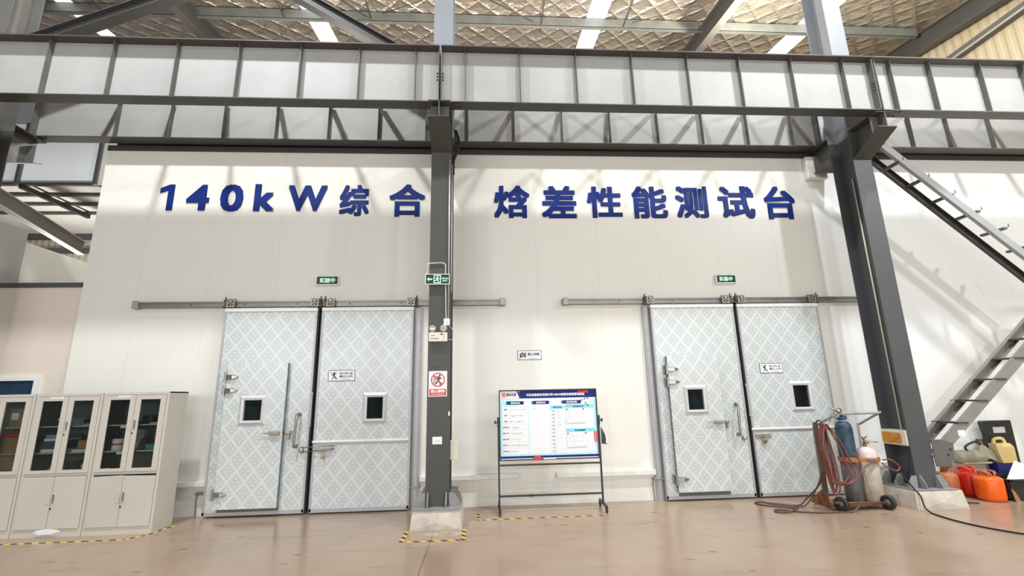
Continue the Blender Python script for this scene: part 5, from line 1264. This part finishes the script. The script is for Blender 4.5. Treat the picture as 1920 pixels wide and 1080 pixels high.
m = MB('jerry'); m.tube(curve_pts([(8.94, -.34, .79), (8.96, -.34, .86), (9.03, -.34, .88), (9.12, -.34, .87), (9.15, -.34, .80)], 5), .026, 8); m.build('handle', r)
item('blue_crate', 'deep blue crate under the cream yellow can', 'crate', bx('tub_blue', 8.86, 9.3, -.40, -.24, .0, .478))
item('tool_case', 'black open tool case standing at the right edge behind the yellow can', 'case', lambda m: (m.use('black').hull([(x, y_, z) for x, z in ((8.98, .92), (9.5, .92), (8.94, 1.14), (8.97, 1.17), (9.5, 1.17)) for y_ in (-.22, -.14)]), m.box(9.0, 9.5, -.22, -.12, 0.0, .92), m.use('line').box(9.12, 9.35, -.225, -.22, .96, 1.06)))
r = thing('cable_spool', 'small black cable spool on the floor beside the concrete footing', 'spool', (7.42, -.95, 0))
m = MB('black'); m.lathe([(0, 0), (.075, 0), (.08, .015), (.065, .02), (.062, .09), (.08, .095), (.08, .11), (0, .11)], (7.44, -.95, 0), 20); m.build('reel', r)
m = MB('grey_box'); m.lathe([(0, .11), (.085, .11), (.085, .125), (0, .125)], (7.44, -.95, 0), 20); m.build('lid', r)
m = MB('black'); m.tube(curve_pts([(7.52, -.97, .012), (7.62, -.98, .010), (7.70, -1.02, .010), (7.64, -1.06, .010), (7.56, -1.03, .010), (7.60, -.96, .012)], 5), .006, 6)
tag(m.build('wire'), 'thin black wire curled on the floor beside the spool', 'wire')
m = MB('rust_brown'); m.mats = ['rubber']; m.tube(curve_pts([(6.60, -.95, .46), (6.52, -1.20, .30), (6.53, -1.29, .20), (6.50, -1.36, .06), (6.48, -1.46, .012), (6.44, -1.58, .011), (6.40, -1.9, .011), (6.45, -2.25, .011), (6.60, -2.56, .011), (6.95, -3.0, .011)], 7), .0105, 8)
tag(m.build('power_cable'), 'dark cable trailing from the right column across the floor', 'cable')

# ------------------------------------------------------------------ hazard tape
def tape(label, p, q, w=.05):
    p = Vector((*p, 0)); q = Vector((*q, 0)); d = (q-p).normalized(); s = Vector((-d.y, d.x, 0))*w/2; t = Vector((0, 0, .0015))
    m = MB('tape'); m.add([p-s, q-s, q+s, p+s, p-s+t, q-s+t, q+s+t, p+s+t], [(0,3,2,1), (4,5,6,7), (0,1,5,4), (1,2,6,5), (2,3,7,6), (3,0,4,7)])
    tag(m.build('hazard_tape'), label, 'tape')
tape('long hazard tape strip along the front of the cabinets', (-7.9, -1.22), (-4.85, -1.20), .045)
tape('slanting hazard tape at the front corner of the cabinets', (-4.85, -1.19), (-4.70, -1.02), .045)
tape('hazard tape running beside the right cabinet', (-4.69, -1.0), (-4.60, -.50), .045)
tape('left hazard tape strip before the middle column footing', (-1.05, -1.84), (-1.05, -1.36), .055)
tape('front hazard tape strip before the middle column footing', (-.98, -1.83), (-.30, -1.83), .05)
tape('right hazard tape strip before the middle column footing', (-.265, -1.85), (-.265, -1.35), .055)
tape('front hazard tape strip on the floor below the whiteboard', (-.02, -.88), (1.86, -.88), .045)
tape('short left hazard tape strip beside the whiteboard', (-.07, -.90), (-.08, -.45), .05)
